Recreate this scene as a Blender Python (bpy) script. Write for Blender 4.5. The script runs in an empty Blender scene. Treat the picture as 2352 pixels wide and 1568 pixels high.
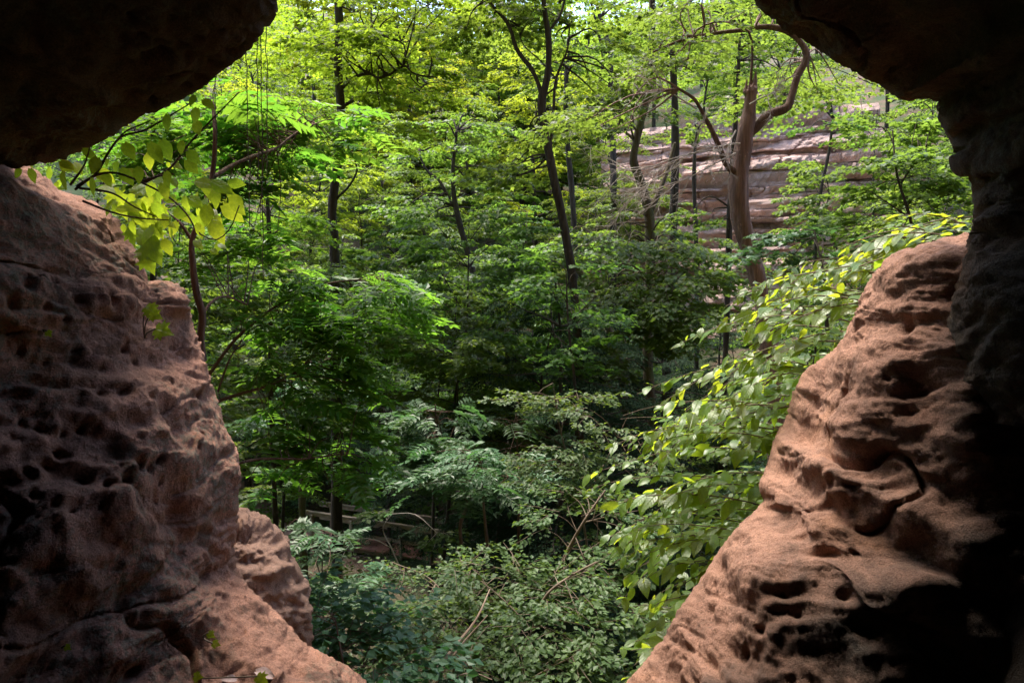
import bpy, math, random
import numpy as np
from mathutils import Vector, Matrix

SC = bpy.context.scene
COL = SC.collection
random.seed(11)
RNG = np.random.default_rng(11)

# ------------------------------------------------------------------ camera
CAM_Z = 10.3
PITCH = math.radians(-5.0)
PW, PH, PF = 2352.0, 1568.0, 1680.0          # the photograph's pixel frame used for measuring
cd = bpy.data.cameras.new('camera')
cd.sensor_width = 36.0
cd.lens = 36.0 * PF / PW
cd.clip_start = 0.05
cd.clip_end = 600.0
cam = bpy.data.objects.new('camera', cd)
cam.location = (0, 0, CAM_Z)
cam.rotation_euler = (math.radians(90) + PITCH, 0, 0)
COL.objects.link(cam)
SC.camera = cam

# ------------------------------------------------------------------ light
SUN_AZ, SUN_EL = math.radians(-34), math.radians(69)
SKY_STRENGTH, SUN_STRENGTH, EXPOSURE = 0.15, 2.6, 2.0
world = bpy.data.worlds.new('World')
SC.world = world
world.use_nodes = True
wn = world.node_tree
sky = wn.nodes.new('ShaderNodeTexSky')
sky.sky_type = 'NISHITA'
sky.sun_disc = False
sky.sun_elevation = SUN_EL
sky.sun_rotation = SUN_AZ
sky.air_density = 1.0
sky.dust_density = 2.0
sky.ozone_density = 1.0
bg = wn.nodes['Background']
wn.links.new(sky.outputs[0], bg.inputs[0])
bg.inputs[1].default_value = SKY_STRENGTH
sd = bpy.data.lights.new('sun', 'SUN')
sd.energy = SUN_STRENGTH
sd.angle = math.radians(26.0)          # sun through thin cloud: soft shadows
sd.color = (1.0, 0.93, 0.80)
sun = bpy.data.objects.new('sun', sd)
SUN_DIR = Vector((math.sin(SUN_AZ) * math.cos(SUN_EL), math.cos(SUN_AZ) * math.cos(SUN_EL), math.sin(SUN_EL)))
sun.rotation_euler = SUN_DIR.to_track_quat('Z', 'Y').to_euler()
sun.location = SUN_DIR * 80
COL.objects.link(sun)
vs = SC.view_settings
vs.view_transform = 'Standard'
vs.look = 'None'
vs.exposure = EXPOSURE
vs.gamma = 1.0
vs.use_curve_mapping = False
cy = SC.cycles
cy.max_bounces = 4
cy.diffuse_bounces = 3
cy.glossy_bounces = 2
cy.transmission_bounces = 2
cy.transparent_max_bounces = 4
cy.caustics_reflective = False
cy.caustics_refractive = False
cy.sample_clamp_indirect = 6.0
cy.use_adaptive_sampling = True
cy.adaptive_threshold = 0.02
cy.use_denoising = True
try:
    cy.denoiser = 'OPENIMAGEDENOISE'
    cy.denoising_input_passes = 'RGB_ALBEDO_NORMAL'
except Exception:
    pass

# ------------------------------------------------------------------ measuring helpers
CP, SP = math.cos(PITCH), math.sin(PITCH)

def ray(px, py):
    a = (px - PW / 2) / PF
    b = (PH / 2 - py) / PF
    return np.array([a, CP - b * SP, SP + b * CP])

def at(px, py, Y):
    """world point on a line of sight, Y metres in front"""
    d = ray(px, py)
    return np.array([0, 0, CAM_Z]) + d * (Y / d[1])

def at_z(px, py, z):
    d = ray(px, py)
    return np.array([0, 0, CAM_Z]) + d * ((z - CAM_Z) / d[2])

def proj(P):
    x = P[..., 0]; y = P[..., 1]; z = P[..., 2] - CAM_Z
    dep = y * CP + z * SP
    up = -y * SP + z * CP
    return PW / 2 + PF * x / dep, PH / 2 - PF * up / dep

def nrm(v):
    return v / np.maximum(np.linalg.norm(v, axis=-1, keepdims=True), 1e-9)

def sstep(a, b, x):
    t = np.clip((x - a) / (b - a), 0, 1)
    return t * t * (3 - 2 * t)

# ------------------------------------------------------------------ noise
_perm = np.random.default_rng(5).permutation(256).astype(np.int64)
_perm = np.concatenate([_perm, _perm, _perm])
_grad = nrm(np.random.default_rng(6).normal(size=(256, 3)))

def perlin(p):
    pi = np.floor(p).astype(np.int64)
    f = p - pi
    w = f * f * f * (f * (f * 6 - 15) + 10)
    pi &= 255
    out = 0
    for dx in (0, 1):
        wx = w[:, 0] if dx else 1 - w[:, 0]
        for dy in (0, 1):
            wy = w[:, 1] if dy else 1 - w[:, 1]
            for dz in (0, 1):
                wz = w[:, 2] if dz else 1 - w[:, 2]
                h = _perm[_perm[_perm[(pi[:, 0] + dx) & 255] + ((pi[:, 1] + dy) & 255)] + ((pi[:, 2] + dz) & 255)]
                g = _grad[h]
                out = out + wx * wy * wz * (g[:, 0] * (f[:, 0] - dx) + g[:, 1] * (f[:, 1] - dy) + g[:, 2] * (f[:, 2] - dz))
    return out * 1.6

def fbm(p, octv=4, gain=0.5):
    s = 0; a = 1.0
    for i in range(octv):
        s = s + a * perlin(p * (2.03 ** i) + 17.3 * i)
        a *= gain
    return s

def worley(p):
    pi = np.floor(p).astype(np.int64)
    f = p - pi
    best = np.full(len(p), 9.0)
    rid = np.zeros(len(p))
    for dx in (-1, 0, 1):
        for dy in (-1, 0, 1):
            for dz in (-1, 0, 1):
                h = _perm[_perm[_perm[(pi[:, 0] + dx) & 255] + ((pi[:, 1] + dy) & 255)] + ((pi[:, 2] + dz) & 255)]
                q = np.stack([_perm[h] / 255.0, _perm[h + 61] / 255.0, _perm[h + 127] / 255.0], 1)
                d = np.sqrt(((q + np.array([dx, dy, dz]) - f) ** 2).sum(1))
                m = d < best
                best = np.where(m, d, best)
                rid = np.where(m, h / 255.0, rid)
    return best, rid

# ------------------------------------------------------------------ objects
def tag(o, label=None, cat=None, group=None, kind=None):
    if label: o['label'] = label
    if cat: o['category'] = cat
    if group: o['group'] = group
    if kind: o['kind'] = kind
    return o

def empty(name, loc, label=None, cat=None, group=None):
    o = bpy.data.objects.new(name, None)
    o.location = loc
    o.empty_display_size = 0.2
    COL.objects.link(o)
    return tag(o, label, cat, group)

def mesh_from(name, V, F, mat, smooth=True, tint=None):
    """V (n,3); F (m,3 or 4)"""
    V = np.ascontiguousarray(V, np.float32)
    F = np.ascontiguousarray(F, np.int32)
    me = bpy.data.meshes.new(name)
    k = F.shape[1]
    me.vertices.add(len(V))
    me.vertices.foreach_set('co', V.ravel())
    me.loops.add(F.size)
    me.loops.foreach_set('vertex_index', F.ravel())
    me.polygons.add(len(F))
    me.polygons.foreach_set('loop_start', np.arange(0, F.size, k, dtype=np.int32))
    me.polygons.foreach_set('use_smooth', np.full(len(F), smooth, dtype=bool))
    if tint is not None:
        at_ = me.attributes.new('tint', 'FLOAT', 'POINT')
        at_.data.foreach_set('value', np.ascontiguousarray(tint, np.float32))
    me.update(calc_edges=True)
    if mat: me.materials.append(mat)
    return me

def put(name, me, parent=None, loc=None):
    o = bpy.data.objects.new(name, me)
    COL.objects.link(o)
    if parent is not None: o.parent = parent
    if loc is not None: o.location = loc
    return o

class Buf:
    def __init__(self):
        self.V, self.F, self.T, self.n = [], [], [], 0
    def add(self, V, F, t=None):
        V = np.asarray(V, float).reshape(-1, 3)
        F = np.asarray(F, int)
        if F.shape[1] == 4:
            F = np.concatenate([F[:, [0, 1, 2]], F[:, [0, 2, 3]]])
        self.V.append(V); self.F.append(F + self.n)
        self.T.append(np.full(len(V), 0.5) if t is None else np.broadcast_to(t, (len(V),)))
        self.n += len(V)
    def mesh(self, name, mat, smooth=True, origin=None):
        V = np.concatenate(self.V)
        if origin is not None: V = V - np.asarray(origin)
        return mesh_from(name, V, np.concatenate(self.F), mat, smooth, np.concatenate(self.T))

def catmull(P, n):
    """P (k,d) -> n points, even parameter by chord length"""
    P = np.asarray(P, float)
    if len(P) == 2:
        t = np.linspace(0, 1, n)[:, None]
        return P[0] * (1 - t) + P[1] * t
    d = np.concatenate([[0], np.cumsum(np.linalg.norm(np.diff(P, axis=0), axis=1))])
    s = np.linspace(0, d[-1], n)
    i = np.clip(np.searchsorted(d, s, side='right') - 1, 0, len(P) - 2)
    t = ((s - d[i]) / np.maximum(d[i + 1] - d[i], 1e-9))[:, None]
    m = np.empty_like(P)
    seg = np.maximum(np.diff(d), 1e-9)[:, None]
    sl = np.diff(P, axis=0) / seg
    m[0], m[-1] = sl[0], sl[-1]
    m[1:-1] = (sl[:-1] * seg[1:] + sl[1:] * seg[:-1]) / (seg[1:] + seg[:-1])
    L = (d[i + 1] - d[i])[:, None]
    return ((2 * t ** 3 - 3 * t ** 2 + 1) * P[i] + (t ** 3 - 2 * t ** 2 + t) * L * m[i]
            + (-2 * t ** 3 + 3 * t ** 2) * P[i + 1] + (t ** 3 - t ** 2) * L * m[i + 1])

def tube(buf, P, R, sides=6, t=0.5, rough=0.0, seed=0):
    P = np.asarray(P, float); n = len(P)
    R = np.broadcast_to(np.asarray(R, float), (n,))
    T = nrm(np.gradient(P, axis=0))
    ref = np.array([0.31, 0.87, 0.38])
    A = nrm(np.cross(T, ref)); B = np.cross(T, A)
    th = np.linspace(0, 2 * math.pi, sides, endpoint=False)
    rr = R[:, None] * np.ones(sides)
    V = P[:, None] + rr[..., None] * (np.cos(th)[None, :, None] * A[:, None] + np.sin(th)[None, :, None] * B[:, None])
    if rough:
        q = V.reshape(-1, 3)
        dd = (perlin(q * np.array([9, 9, 1.6]) + seed) * rough + perlin(q * 2.2 + seed) * rough * 1.4).reshape(n, sides, 1)
        V = V + dd * rr[..., None] * (np.cos(th)[None, :, None] * A[:, None] + np.sin(th)[None, :, None] * B[:, None])
    i = np.arange(n - 1)[:, None] * sides; j = np.arange(sides)[None]
    F = np.stack([i + j, i + (j + 1) % sides, i + sides + (j + 1) % sides, i + sides + j], -1).reshape(-1, 4)
    buf.add(V.reshape(-1, 3), F, t)
    buf.add(np.stack([P[-1] + T[-1] * R[-1], *V[-1]]), [[0, 1 + k, 1 + (k + 1) % sides] for k in range(sides)], t)

# ------------------------------------------------------------------ materials
def newmat(name):
    m = bpy.data.materials.new(name)
    m.use_nodes = True
    nt = m.node_tree
    nt.nodes.clear()
    out = nt.nodes.new('ShaderNodeOutputMaterial')
    return m, nt, out

def ramp(nt, fac, stops):
    r = nt.nodes.new('ShaderNodeValToRGB')
    e = r.color_ramp.elements
    while len(e) < len(stops): e.new(0.5)
    for k, (p, c) in enumerate(stops):
        e[k].position = p
        e[k].color = (*c, 1) if len(c) == 3 else c
    nt.links.new(fac, r.inputs[0])
    return r.outputs[0]

def noise(nt, vec, scale, detail=4, rough=0.55, dist=0.0):
    n = nt.nodes.new('ShaderNodeTexNoise')
    n.inputs['Scale'].default_value = scale
    n.inputs['Detail'].default_value = detail
    n.inputs['Roughness'].default_value = rough
    n.inputs['Distortion'].default_value = dist
    nt.links.new(vec, n.inputs['Vector'])
    return n.outputs[0]

def mixc(nt, fac, a, b, mode='MIX'):
    m = nt.nodes.new('ShaderNodeMix')
    m.data_type = 'RGBA'
    m.blend_type = mode
    for sock, v in ((m.inputs[0], fac), (m.inputs[6], a), (m.inputs[7], b)):
        if isinstance(v, (int, float)): sock.default_value = v
        elif isinstance(v, tuple): sock.default_value = (*v, 1) if len(v) == 3 else v
        else: nt.links.new(v, sock)
    return m.outputs[2]

def mapping(nt, vec, scale):
    m = nt.nodes.new('ShaderNodeMapping')
    m.inputs['Scale'].default_value = scale
    nt.links.new(vec, m.inputs[0])
    return m.outputs[0]

def maprange(nt, v, a, b, c=0.0, d=1.0):
    m = nt.nodes.new('ShaderNodeMapRange')
    m.inputs[1].default_value = a; m.inputs[2].default_value = b
    m.inputs[3].default_value = c; m.inputs[4].default_value = d
    nt.links.new(v, m.inputs[0])
    return m.outputs[0]

def bump(nt, h, strength, dist, prev=None):
    b = nt.nodes.new('ShaderNodeBump')
    b.inputs['Strength'].default_value = strength
    b.inputs['Distance'].default_value = dist
    nt.links.new(h, b.inputs['Height'])
    if prev is not None: nt.links.new(prev, b.inputs['Normal'])
    return b.outputs[0]

def rock_mat(name, tan, brown, dark, lichen=0.0, orange=0.5, scale=1.0, stain=0.5, stain_shade=None):
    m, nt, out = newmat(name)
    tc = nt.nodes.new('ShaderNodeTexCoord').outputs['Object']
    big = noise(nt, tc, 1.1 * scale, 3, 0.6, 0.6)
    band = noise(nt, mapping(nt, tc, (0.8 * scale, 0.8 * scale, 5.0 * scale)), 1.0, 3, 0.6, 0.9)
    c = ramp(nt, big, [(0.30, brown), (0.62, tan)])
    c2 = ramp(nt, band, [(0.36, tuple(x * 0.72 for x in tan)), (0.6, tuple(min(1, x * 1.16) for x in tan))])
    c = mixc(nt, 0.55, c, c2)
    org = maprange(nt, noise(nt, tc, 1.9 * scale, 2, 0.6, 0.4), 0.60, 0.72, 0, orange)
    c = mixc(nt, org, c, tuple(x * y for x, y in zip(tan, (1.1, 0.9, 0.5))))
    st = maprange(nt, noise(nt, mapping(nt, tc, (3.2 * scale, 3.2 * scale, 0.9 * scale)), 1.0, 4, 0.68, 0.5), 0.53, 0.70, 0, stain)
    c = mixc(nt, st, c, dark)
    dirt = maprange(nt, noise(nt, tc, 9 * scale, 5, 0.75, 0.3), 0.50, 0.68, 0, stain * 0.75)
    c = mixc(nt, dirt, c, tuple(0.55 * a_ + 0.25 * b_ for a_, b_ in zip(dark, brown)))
    if lichen:
        patch = maprange(nt, noise(nt, tc, 1.4 * scale, 3, 0.5), 0.46, 0.58, 0, 1)
        speck = maprange(nt, noise(nt, tc, 26 * scale, 2, 0.7), 0.49, 0.58, 0, lichen)
        mm = nt.nodes.new('ShaderNodeMath'); mm.operation = 'MULTIPLY'
        nt.links.new(patch, mm.inputs[0]); nt.links.new(speck, mm.inputs[1])
        c = mixc(nt, mm.outputs[0], c, (0.20, 0.23, 0.17))
    if stain_shade:                                   # dark stain and painted-in shade, growing inward from the rim, ragged edge
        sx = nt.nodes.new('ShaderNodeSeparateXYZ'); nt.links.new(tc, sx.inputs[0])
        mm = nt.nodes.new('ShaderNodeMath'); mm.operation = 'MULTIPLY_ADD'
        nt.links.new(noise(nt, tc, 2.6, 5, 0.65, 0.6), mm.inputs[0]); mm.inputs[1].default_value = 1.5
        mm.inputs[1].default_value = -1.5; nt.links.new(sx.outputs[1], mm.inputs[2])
        c = mixc(nt, maprange(nt, mm.outputs[0], stain_shade[0] - 0.75, stain_shade[1] - 0.75, 0, stain_shade[2]), c, (0.060, 0.054, 0.046))
    grain = noise(nt, tc, 130 * scale, 1, 0.7)
    c = mixc(nt, 1.0, c, ramp(nt, grain, [(0.3, (0.66, 0.66, 0.66)), (0.7, (1.16, 1.14, 1.12))]), 'MULTIPLY')
    b = bump(nt, noise(nt, tc, 46 * scale, 5, 0.84), 1.0, 0.032 / scale)
    p = nt.nodes.new('ShaderNodeBsdfPrincipled')
    p.inputs['Roughness'].default_value = 0.92
    p.inputs['Specular IOR Level'].default_value = 0.22
    nt.links.new(c, p.inputs['Base Color']); nt.links.new(b, p.inputs['Normal'])
    nt.links.new(p.outputs[0], out.inputs[0])
    return m

def leaf_mat(name, lo, hi, trans, tmix=0.45, rough=0.42, spec=0.5, hue_obj=0.06, veins=False):
    m, nt, out = newmat(name)
    a = nt.nodes.new('ShaderNodeAttribute'); a.attribute_name = 'tint'
    oi = nt.nodes.new('ShaderNodeObjectInfo')
    c = ramp(nt, a.outputs['Fac'], [(0.0, lo), (1.0, hi)])
    t = ramp(nt, a.outputs['Fac'], [(0.0, tuple(x * 0.75 for x in trans)), (1.0, trans)])
    hs = nt.nodes.new('ShaderNodeHueSaturation')
    nt.links.new(maprange(nt, oi.outputs['Random'], 0, 1, 0.5 - hue_obj * 0.35, 0.5 + hue_obj * 0.35), hs.inputs['Hue'])
    nt.links.new(maprange(nt, oi.outputs['Random'], 0, 1, 0.85, 1.15), hs.inputs['Value'])
    nt.links.new(c, hs.inputs['Color'])
    hs2 = nt.nodes.new('ShaderNodeHueSaturation')
    nt.links.new(maprange(nt, oi.outputs['Random'], 0, 1, 0.5 - hue_obj * 0.35, 0.5 + hue_obj * 0.35), hs2.inputs['Hue'])
    nt.links.new(t, hs2.inputs['Color'])
    p = nt.nodes.new('ShaderNodeBsdfPrincipled')
    p.inputs['Roughness'].default_value = rough
    p.inputs['Specular IOR Level'].default_value = spec
    tr = nt.nodes.new('ShaderNodeBsdfTranslucent')
    cc, tt = hs.outputs[0], hs2.outputs[0]
    if veins:
        tc = nt.nodes.new('ShaderNodeTexCoord').outputs['Object']
        sx = nt.nodes.new('ShaderNodeSeparateXYZ'); nt.links.new(tc, sx.inputs[0])
        def mth(op, u, v=None, w=None):
            q = nt.nodes.new('ShaderNodeMath'); q.operation = op
            for k_, val in enumerate((u, v, w)):
                if val is None: continue
                if isinstance(val, (int, float)): q.inputs[k_].default_value = val
                else: nt.links.new(val, q.inputs[k_])
            return q.outputs[0]
        ax = mth('ABSOLUTE', sx.outputs[0])
        rib = maprange(nt, ax, 0.0, 0.022, 1, 0)
        fr = mth('FRACT', mth('MULTIPLY', mth('SUBTRACT', sx.outputs[1], mth('MULTIPLY', ax, 0.75)), 7.0))
        side = maprange(nt, mth('ABSOLUTE', mth('SUBTRACT', fr, 0.5)), 0.0, 0.11, 0.8, 0)
        vein = mth('MAXIMUM', rib, side)
        blot = noise(nt, tc, 5, 4, 0.65)
        k = ramp(nt, blot, [(0.3, (0.62, 0.68, 0.6)), (0.7, (1.12, 1.1, 1.05))])
        cc = mixc(nt, 1.0, cc, k, 'MULTIPLY'); tt = mixc(nt, 1.0, tt, k, 'MULTIPLY')
        tt = mixc(nt, mth('MULTIPLY', vein, 0.45), tt, (0.20, 0.26, 0.03))
        cc = mixc(nt, mth('MULTIPLY', vein, 0.35), cc, (0.22, 0.28, 0.10))
        nt.links.new(bump(nt, vein, 0.5, -0.012), p.inputs['Normal'])
    nt.links.new(cc, p.inputs['Base Color']); nt.links.new(tt, tr.inputs['Color'])
    mx = nt.nodes.new('ShaderNodeMixShader'); mx.inputs[0].default_value = tmix
    nt.links.new(p.outputs[0], mx.inputs[1]); nt.links.new(tr.outputs[0], mx.inputs[2])
    nt.links.new(mx.outputs[0], out.inputs[0])
    return m

def bark_mat(name, c0, c1, moss=0.0, vs_=(14, 14, 2.2)):
    m, nt, out = newmat(name)
    tc = nt.nodes.new('ShaderNodeTexCoord').outputs['Object']
    n1 = noise(nt, mapping(nt, tc, vs_), 1.0, 6, 0.65, 0.4)
    c = ramp(nt, n1, [(0.35, c0), (0.65, c1)])
    if moss:
        f = maprange(nt, noise(nt, tc, 2.3, 4, 0.6), 0.48, 0.62, 0, moss)
        c = mixc(nt, f, c, (0.10, 0.13, 0.03))
    li = maprange(nt, noise(nt, tc, 7.0, 4, 0.65), 0.62, 0.70, 0, 0.5)
    c = mixc(nt, li, c, tuple(min(1, x * 1.9) for x in c1))
    p = nt.nodes.new('ShaderNodeBsdfPrincipled')
    p.inputs['Roughness'].default_value = 0.9
    p.inputs['Specular IOR Level'].default_value = 0.2
    nt.links.new(c, p.inputs['Base Color'])
    nt.links.new(bump(nt, n1, 1.0, 0.05), p.inputs['Normal'])
    nt.links.new(p.outputs[0], out.inputs[0])
    return m

def plain_mat(name, c0, c1, scale=(6, 6, 6), rough=0.85, bmp=0.5, dist=0.01):
    m, nt, out = newmat(name)
    tc = nt.nodes.new('ShaderNodeTexCoord').outputs['Object']
    n1 = noise(nt, mapping(nt, tc, scale), 1.0, 5, 0.62, 0.3)
    c = ramp(nt, n1, [(0.33, c0), (0.67, c1)])
    p = nt.nodes.new('ShaderNodeBsdfPrincipled')
    p.inputs['Roughness'].default_value = rough
    p.inputs['Specular IOR Level'].default_value = 0.25
    nt.links.new(c, p.inputs['Base Color'])
    nt.links.new(bump(nt, n1, bmp, dist), p.inputs['Normal'])
    nt.links.new(p.outputs[0], out.inputs[0])
    return m

M = {}
M['rock'] = rock_mat('sandstone_pink', (0.50, 0.275, 0.195), (0.30, 0.155, 0.108), (0.062, 0.047, 0.042), lichen=0.0, orange=0.35, stain=0.6, stain_shade=(3.45, 2.85, 0.88))
M['rock_b'] = rock_mat('sandstone_boulder', (0.46, 0.28, 0.21), (0.32, 0.185, 0.135), (0.10, 0.075, 0.065), orange=0.35, stain=0.35)
M['rock_l'] = rock_mat('sandstone_lichen', (0.55, 0.290, 0.205), (0.34, 0.172, 0.118), (0.075, 0.052, 0.044), lichen=0.55, orange=0.35, stain=0.85, stain_shade=(3.2, 2.4, 0.6))
M['rock_c'] = rock_mat('sandstone_ceiling', (0.15, 0.080, 0.040), (0.075, 0.042, 0.024), (0.020, 0.018, 0.016), lichen=0.3, orange=0.35, stain=0.8, stain_shade=(3.75, 2.9, 0.85))  # inward mask paints the overhang's fade into shade
M['cliff'] = rock_mat('cliff_stone', (0.68, 0.48, 0.42), (0.58, 0.40, 0.34), (0.30, 0.23, 0.20), orange=0.3, scale=0.22, stain=0.16)
M['maple'] = leaf_mat('maple_leaf', (0.040, 0.088, 0.018), (0.078, 0.146, 0.028), (0.26, 0.42, 0.045), 0.56, 0.45, 0.35)
M['yellow'] = leaf_mat('sunny_leaf', (0.090, 0.145, 0.014), (0.17, 0.220, 0.020), (0.45, 0.57, 0.035), 0.62, 0.45, 0.35)
M['pale'] = leaf_mat('pale_leaf', (0.058, 0.105, 0.024), (0.12, 0.170, 0.045), (0.28, 0.42, 0.05), 0.52, 0.45, 0.35)
M['teal'] = leaf_mat('bluish_leaf', (0.052, 0.115, 0.052), (0.100, 0.170, 0.082), (0.12, 0.26, 0.06), 0.4, 0.42, 0.4)
M['hazel'] = leaf_mat('hazel_leaf', (0.045, 0.082, 0.028), (0.09, 0.135, 0.042), (0.22, 0.31, 0.04), 0.42, 0.48, 0.3)
M['green'] = leaf_mat('fresh_leaf', (0.042, 0.110, 0.018), (0.085, 0.175, 0.026), (0.22, 0.46, 0.035), 0.58, 0.42, 0.4)
M['dark'] = leaf_mat('hemlock_needle', (0.018, 0.040, 0.020), (0.034, 0.066, 0.030), (0.03, 0.07, 0.02), 0.2, 0.7, 0.12)
M['vine'] = leaf_mat('vine_leaf', (0.085, 0.160, 0.030), (0.15, 0.235, 0.045), (0.60, 0.72, 0.04), 0.54, 0.40, 0.65, 0.05, True)
M['vine_l'] = leaf_mat('backlit_leaf', (0.085, 0.140, 0.020), (0.13, 0.185, 0.025), (0.50, 0.62, 0.03), 0.64, 0.42, 0.4, 0.05, True)
M['cover'] = leaf_mat('ground_leaf', (0.040, 0.095, 0.022), (0.08, 0.16, 0.035), (0.12, 0.26, 0.03), 0.4)
M['bark'] = bark_mat('dark_bark', (0.035, 0.028, 0.024), (0.085, 0.068, 0.056))
M['bark_m'] = bark_mat('mossy_bark', (0.06, 0.046, 0.034), (0.15, 0.115, 0.08), 0.5)
M['bark_s'] = bark_mat('snag_bark', (0.16, 0.100, 0.090), (0.36, 0.235, 0.210), 0.0, (22, 22, 1.5))
M['bark_r'] = bark_mat('reddish_bark', (0.085, 0.05, 0.04), (0.18, 0.115, 0.09))
M['twig'] = plain_mat('twig', (0.10, 0.075, 0.055), (0.20, 0.15, 0.11))
M['dead'] = plain_mat('bleached_twig', (0.36, 0.30, 0.28), (0.60, 0.53, 0.49))
M['wood'] = plain_mat('weathered_timber', (0.22, 0.17, 0.13), (0.38, 0.30, 0.23), (2, 12, 12))
M['deck'] = plain_mat('red_deck_board', (0.44, 0.21, 0.17), (0.56, 0.29, 0.24), (9, 2, 9))
M['log'] = plain_mat('bare_stick', (0.28, 0.19, 0.13), (0.46, 0.34, 0.25), (3, 3, 3))
M['litter'] = plain_mat('dead_leaf', (0.36, 0.25, 0.22), (0.52, 0.38, 0.35))
M['path'] = plain_mat('trail_dirt', (0.22, 0.13, 0.105), (0.36, 0.23, 0.19), (3, 3, 3), 0.95, 0.5, 0.03)
M['moss'] = plain_mat('moss', (0.03, 0.05, 0.01), (0.07, 0.10, 0.02), (30, 30, 30), 0.95, 0.8, 0.02)
def ground_mat():
    m, nt, out = newmat('forest_floor')
    tc = nt.nodes.new('ShaderNodeTexCoord').outputs['Object']
    c = ramp(nt, noise(nt, tc, 9, 6, 0.7), [(0.3, (0.05, 0.033, 0.022)), (0.7, (0.16, 0.10, 0.07))])
    f = maprange(nt, noise(nt, tc, 0.5, 4, 0.6), 0.42, 0.58)
    c = mixc(nt, f, c, (0.035, 0.06, 0.018))
    p = nt.nodes.new('ShaderNodeBsdfPrincipled'); p.inputs['Roughness'].default_value = 0.95
    nt.links.new(c, p.inputs['Base Color'])
    nt.links.new(bump(nt, noise(nt, tc, 12, 6, 0.7), 0.8, 0.06), p.inputs['Normal'])
    nt.links.new(p.outputs[0], out.inputs[0])
    return m
M['ground'] = ground_mat()

# ------------------------------------------------------------------ ground
def ground_z(x, y):
    x = np.asarray(x, float); y = np.asarray(y, float)
    near = 6.6 * (1 - sstep(4.5, 13.5, y))
    far = 0.50 * np.maximum(0, y - 29) * (1 - 0.20 * sstep(70, 120, y))
    right = 3.0 * sstep(7, 18, x) * sstep(8, 16, y) + 0.22 * np.maximum(0, np.abs(x) - 16)
    left = 2.0 * sstep(8, 18, -x) * sstep(10, 18, y)
    p = np.stack([x.ravel() * 0.18, y.ravel() * 0.18, np.zeros(x.size)], 1)
    return near + far + right + left + 0.5 * fbm(p, 3).reshape(x.shape)

def build_ground():
    xs = np.concatenate([np.linspace(-160, -30, 27)[:-1], np.linspace(-30, 30, 121), np.linspace(30, 160, 27)[1:]])
    ys = np.concatenate([np.linspace(4.6, 45, 102)[:-1], np.linspace(45, 220, 60)])
    X, Y = np.meshgrid(xs, ys)
    Z = ground_z(X, Y)
    n, m = X.shape
    i = np.arange(n - 1)[:, None] * m; j = np.arange(m - 1)[None]
    F = np.stack([i + j, i + j + 1, i + m + j + 1, i + m + j], -1).reshape(-1, 4)
    o = put('ground', mesh_from('ground', np.stack([X, Y, Z], -1).reshape(-1, 3), F, M['ground']))
    tag(o, 'forest floor of brown leaf litter sloping through the ravine', kind='structure')
build_ground()

# ------------------------------------------------------------------ cave rock

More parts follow.
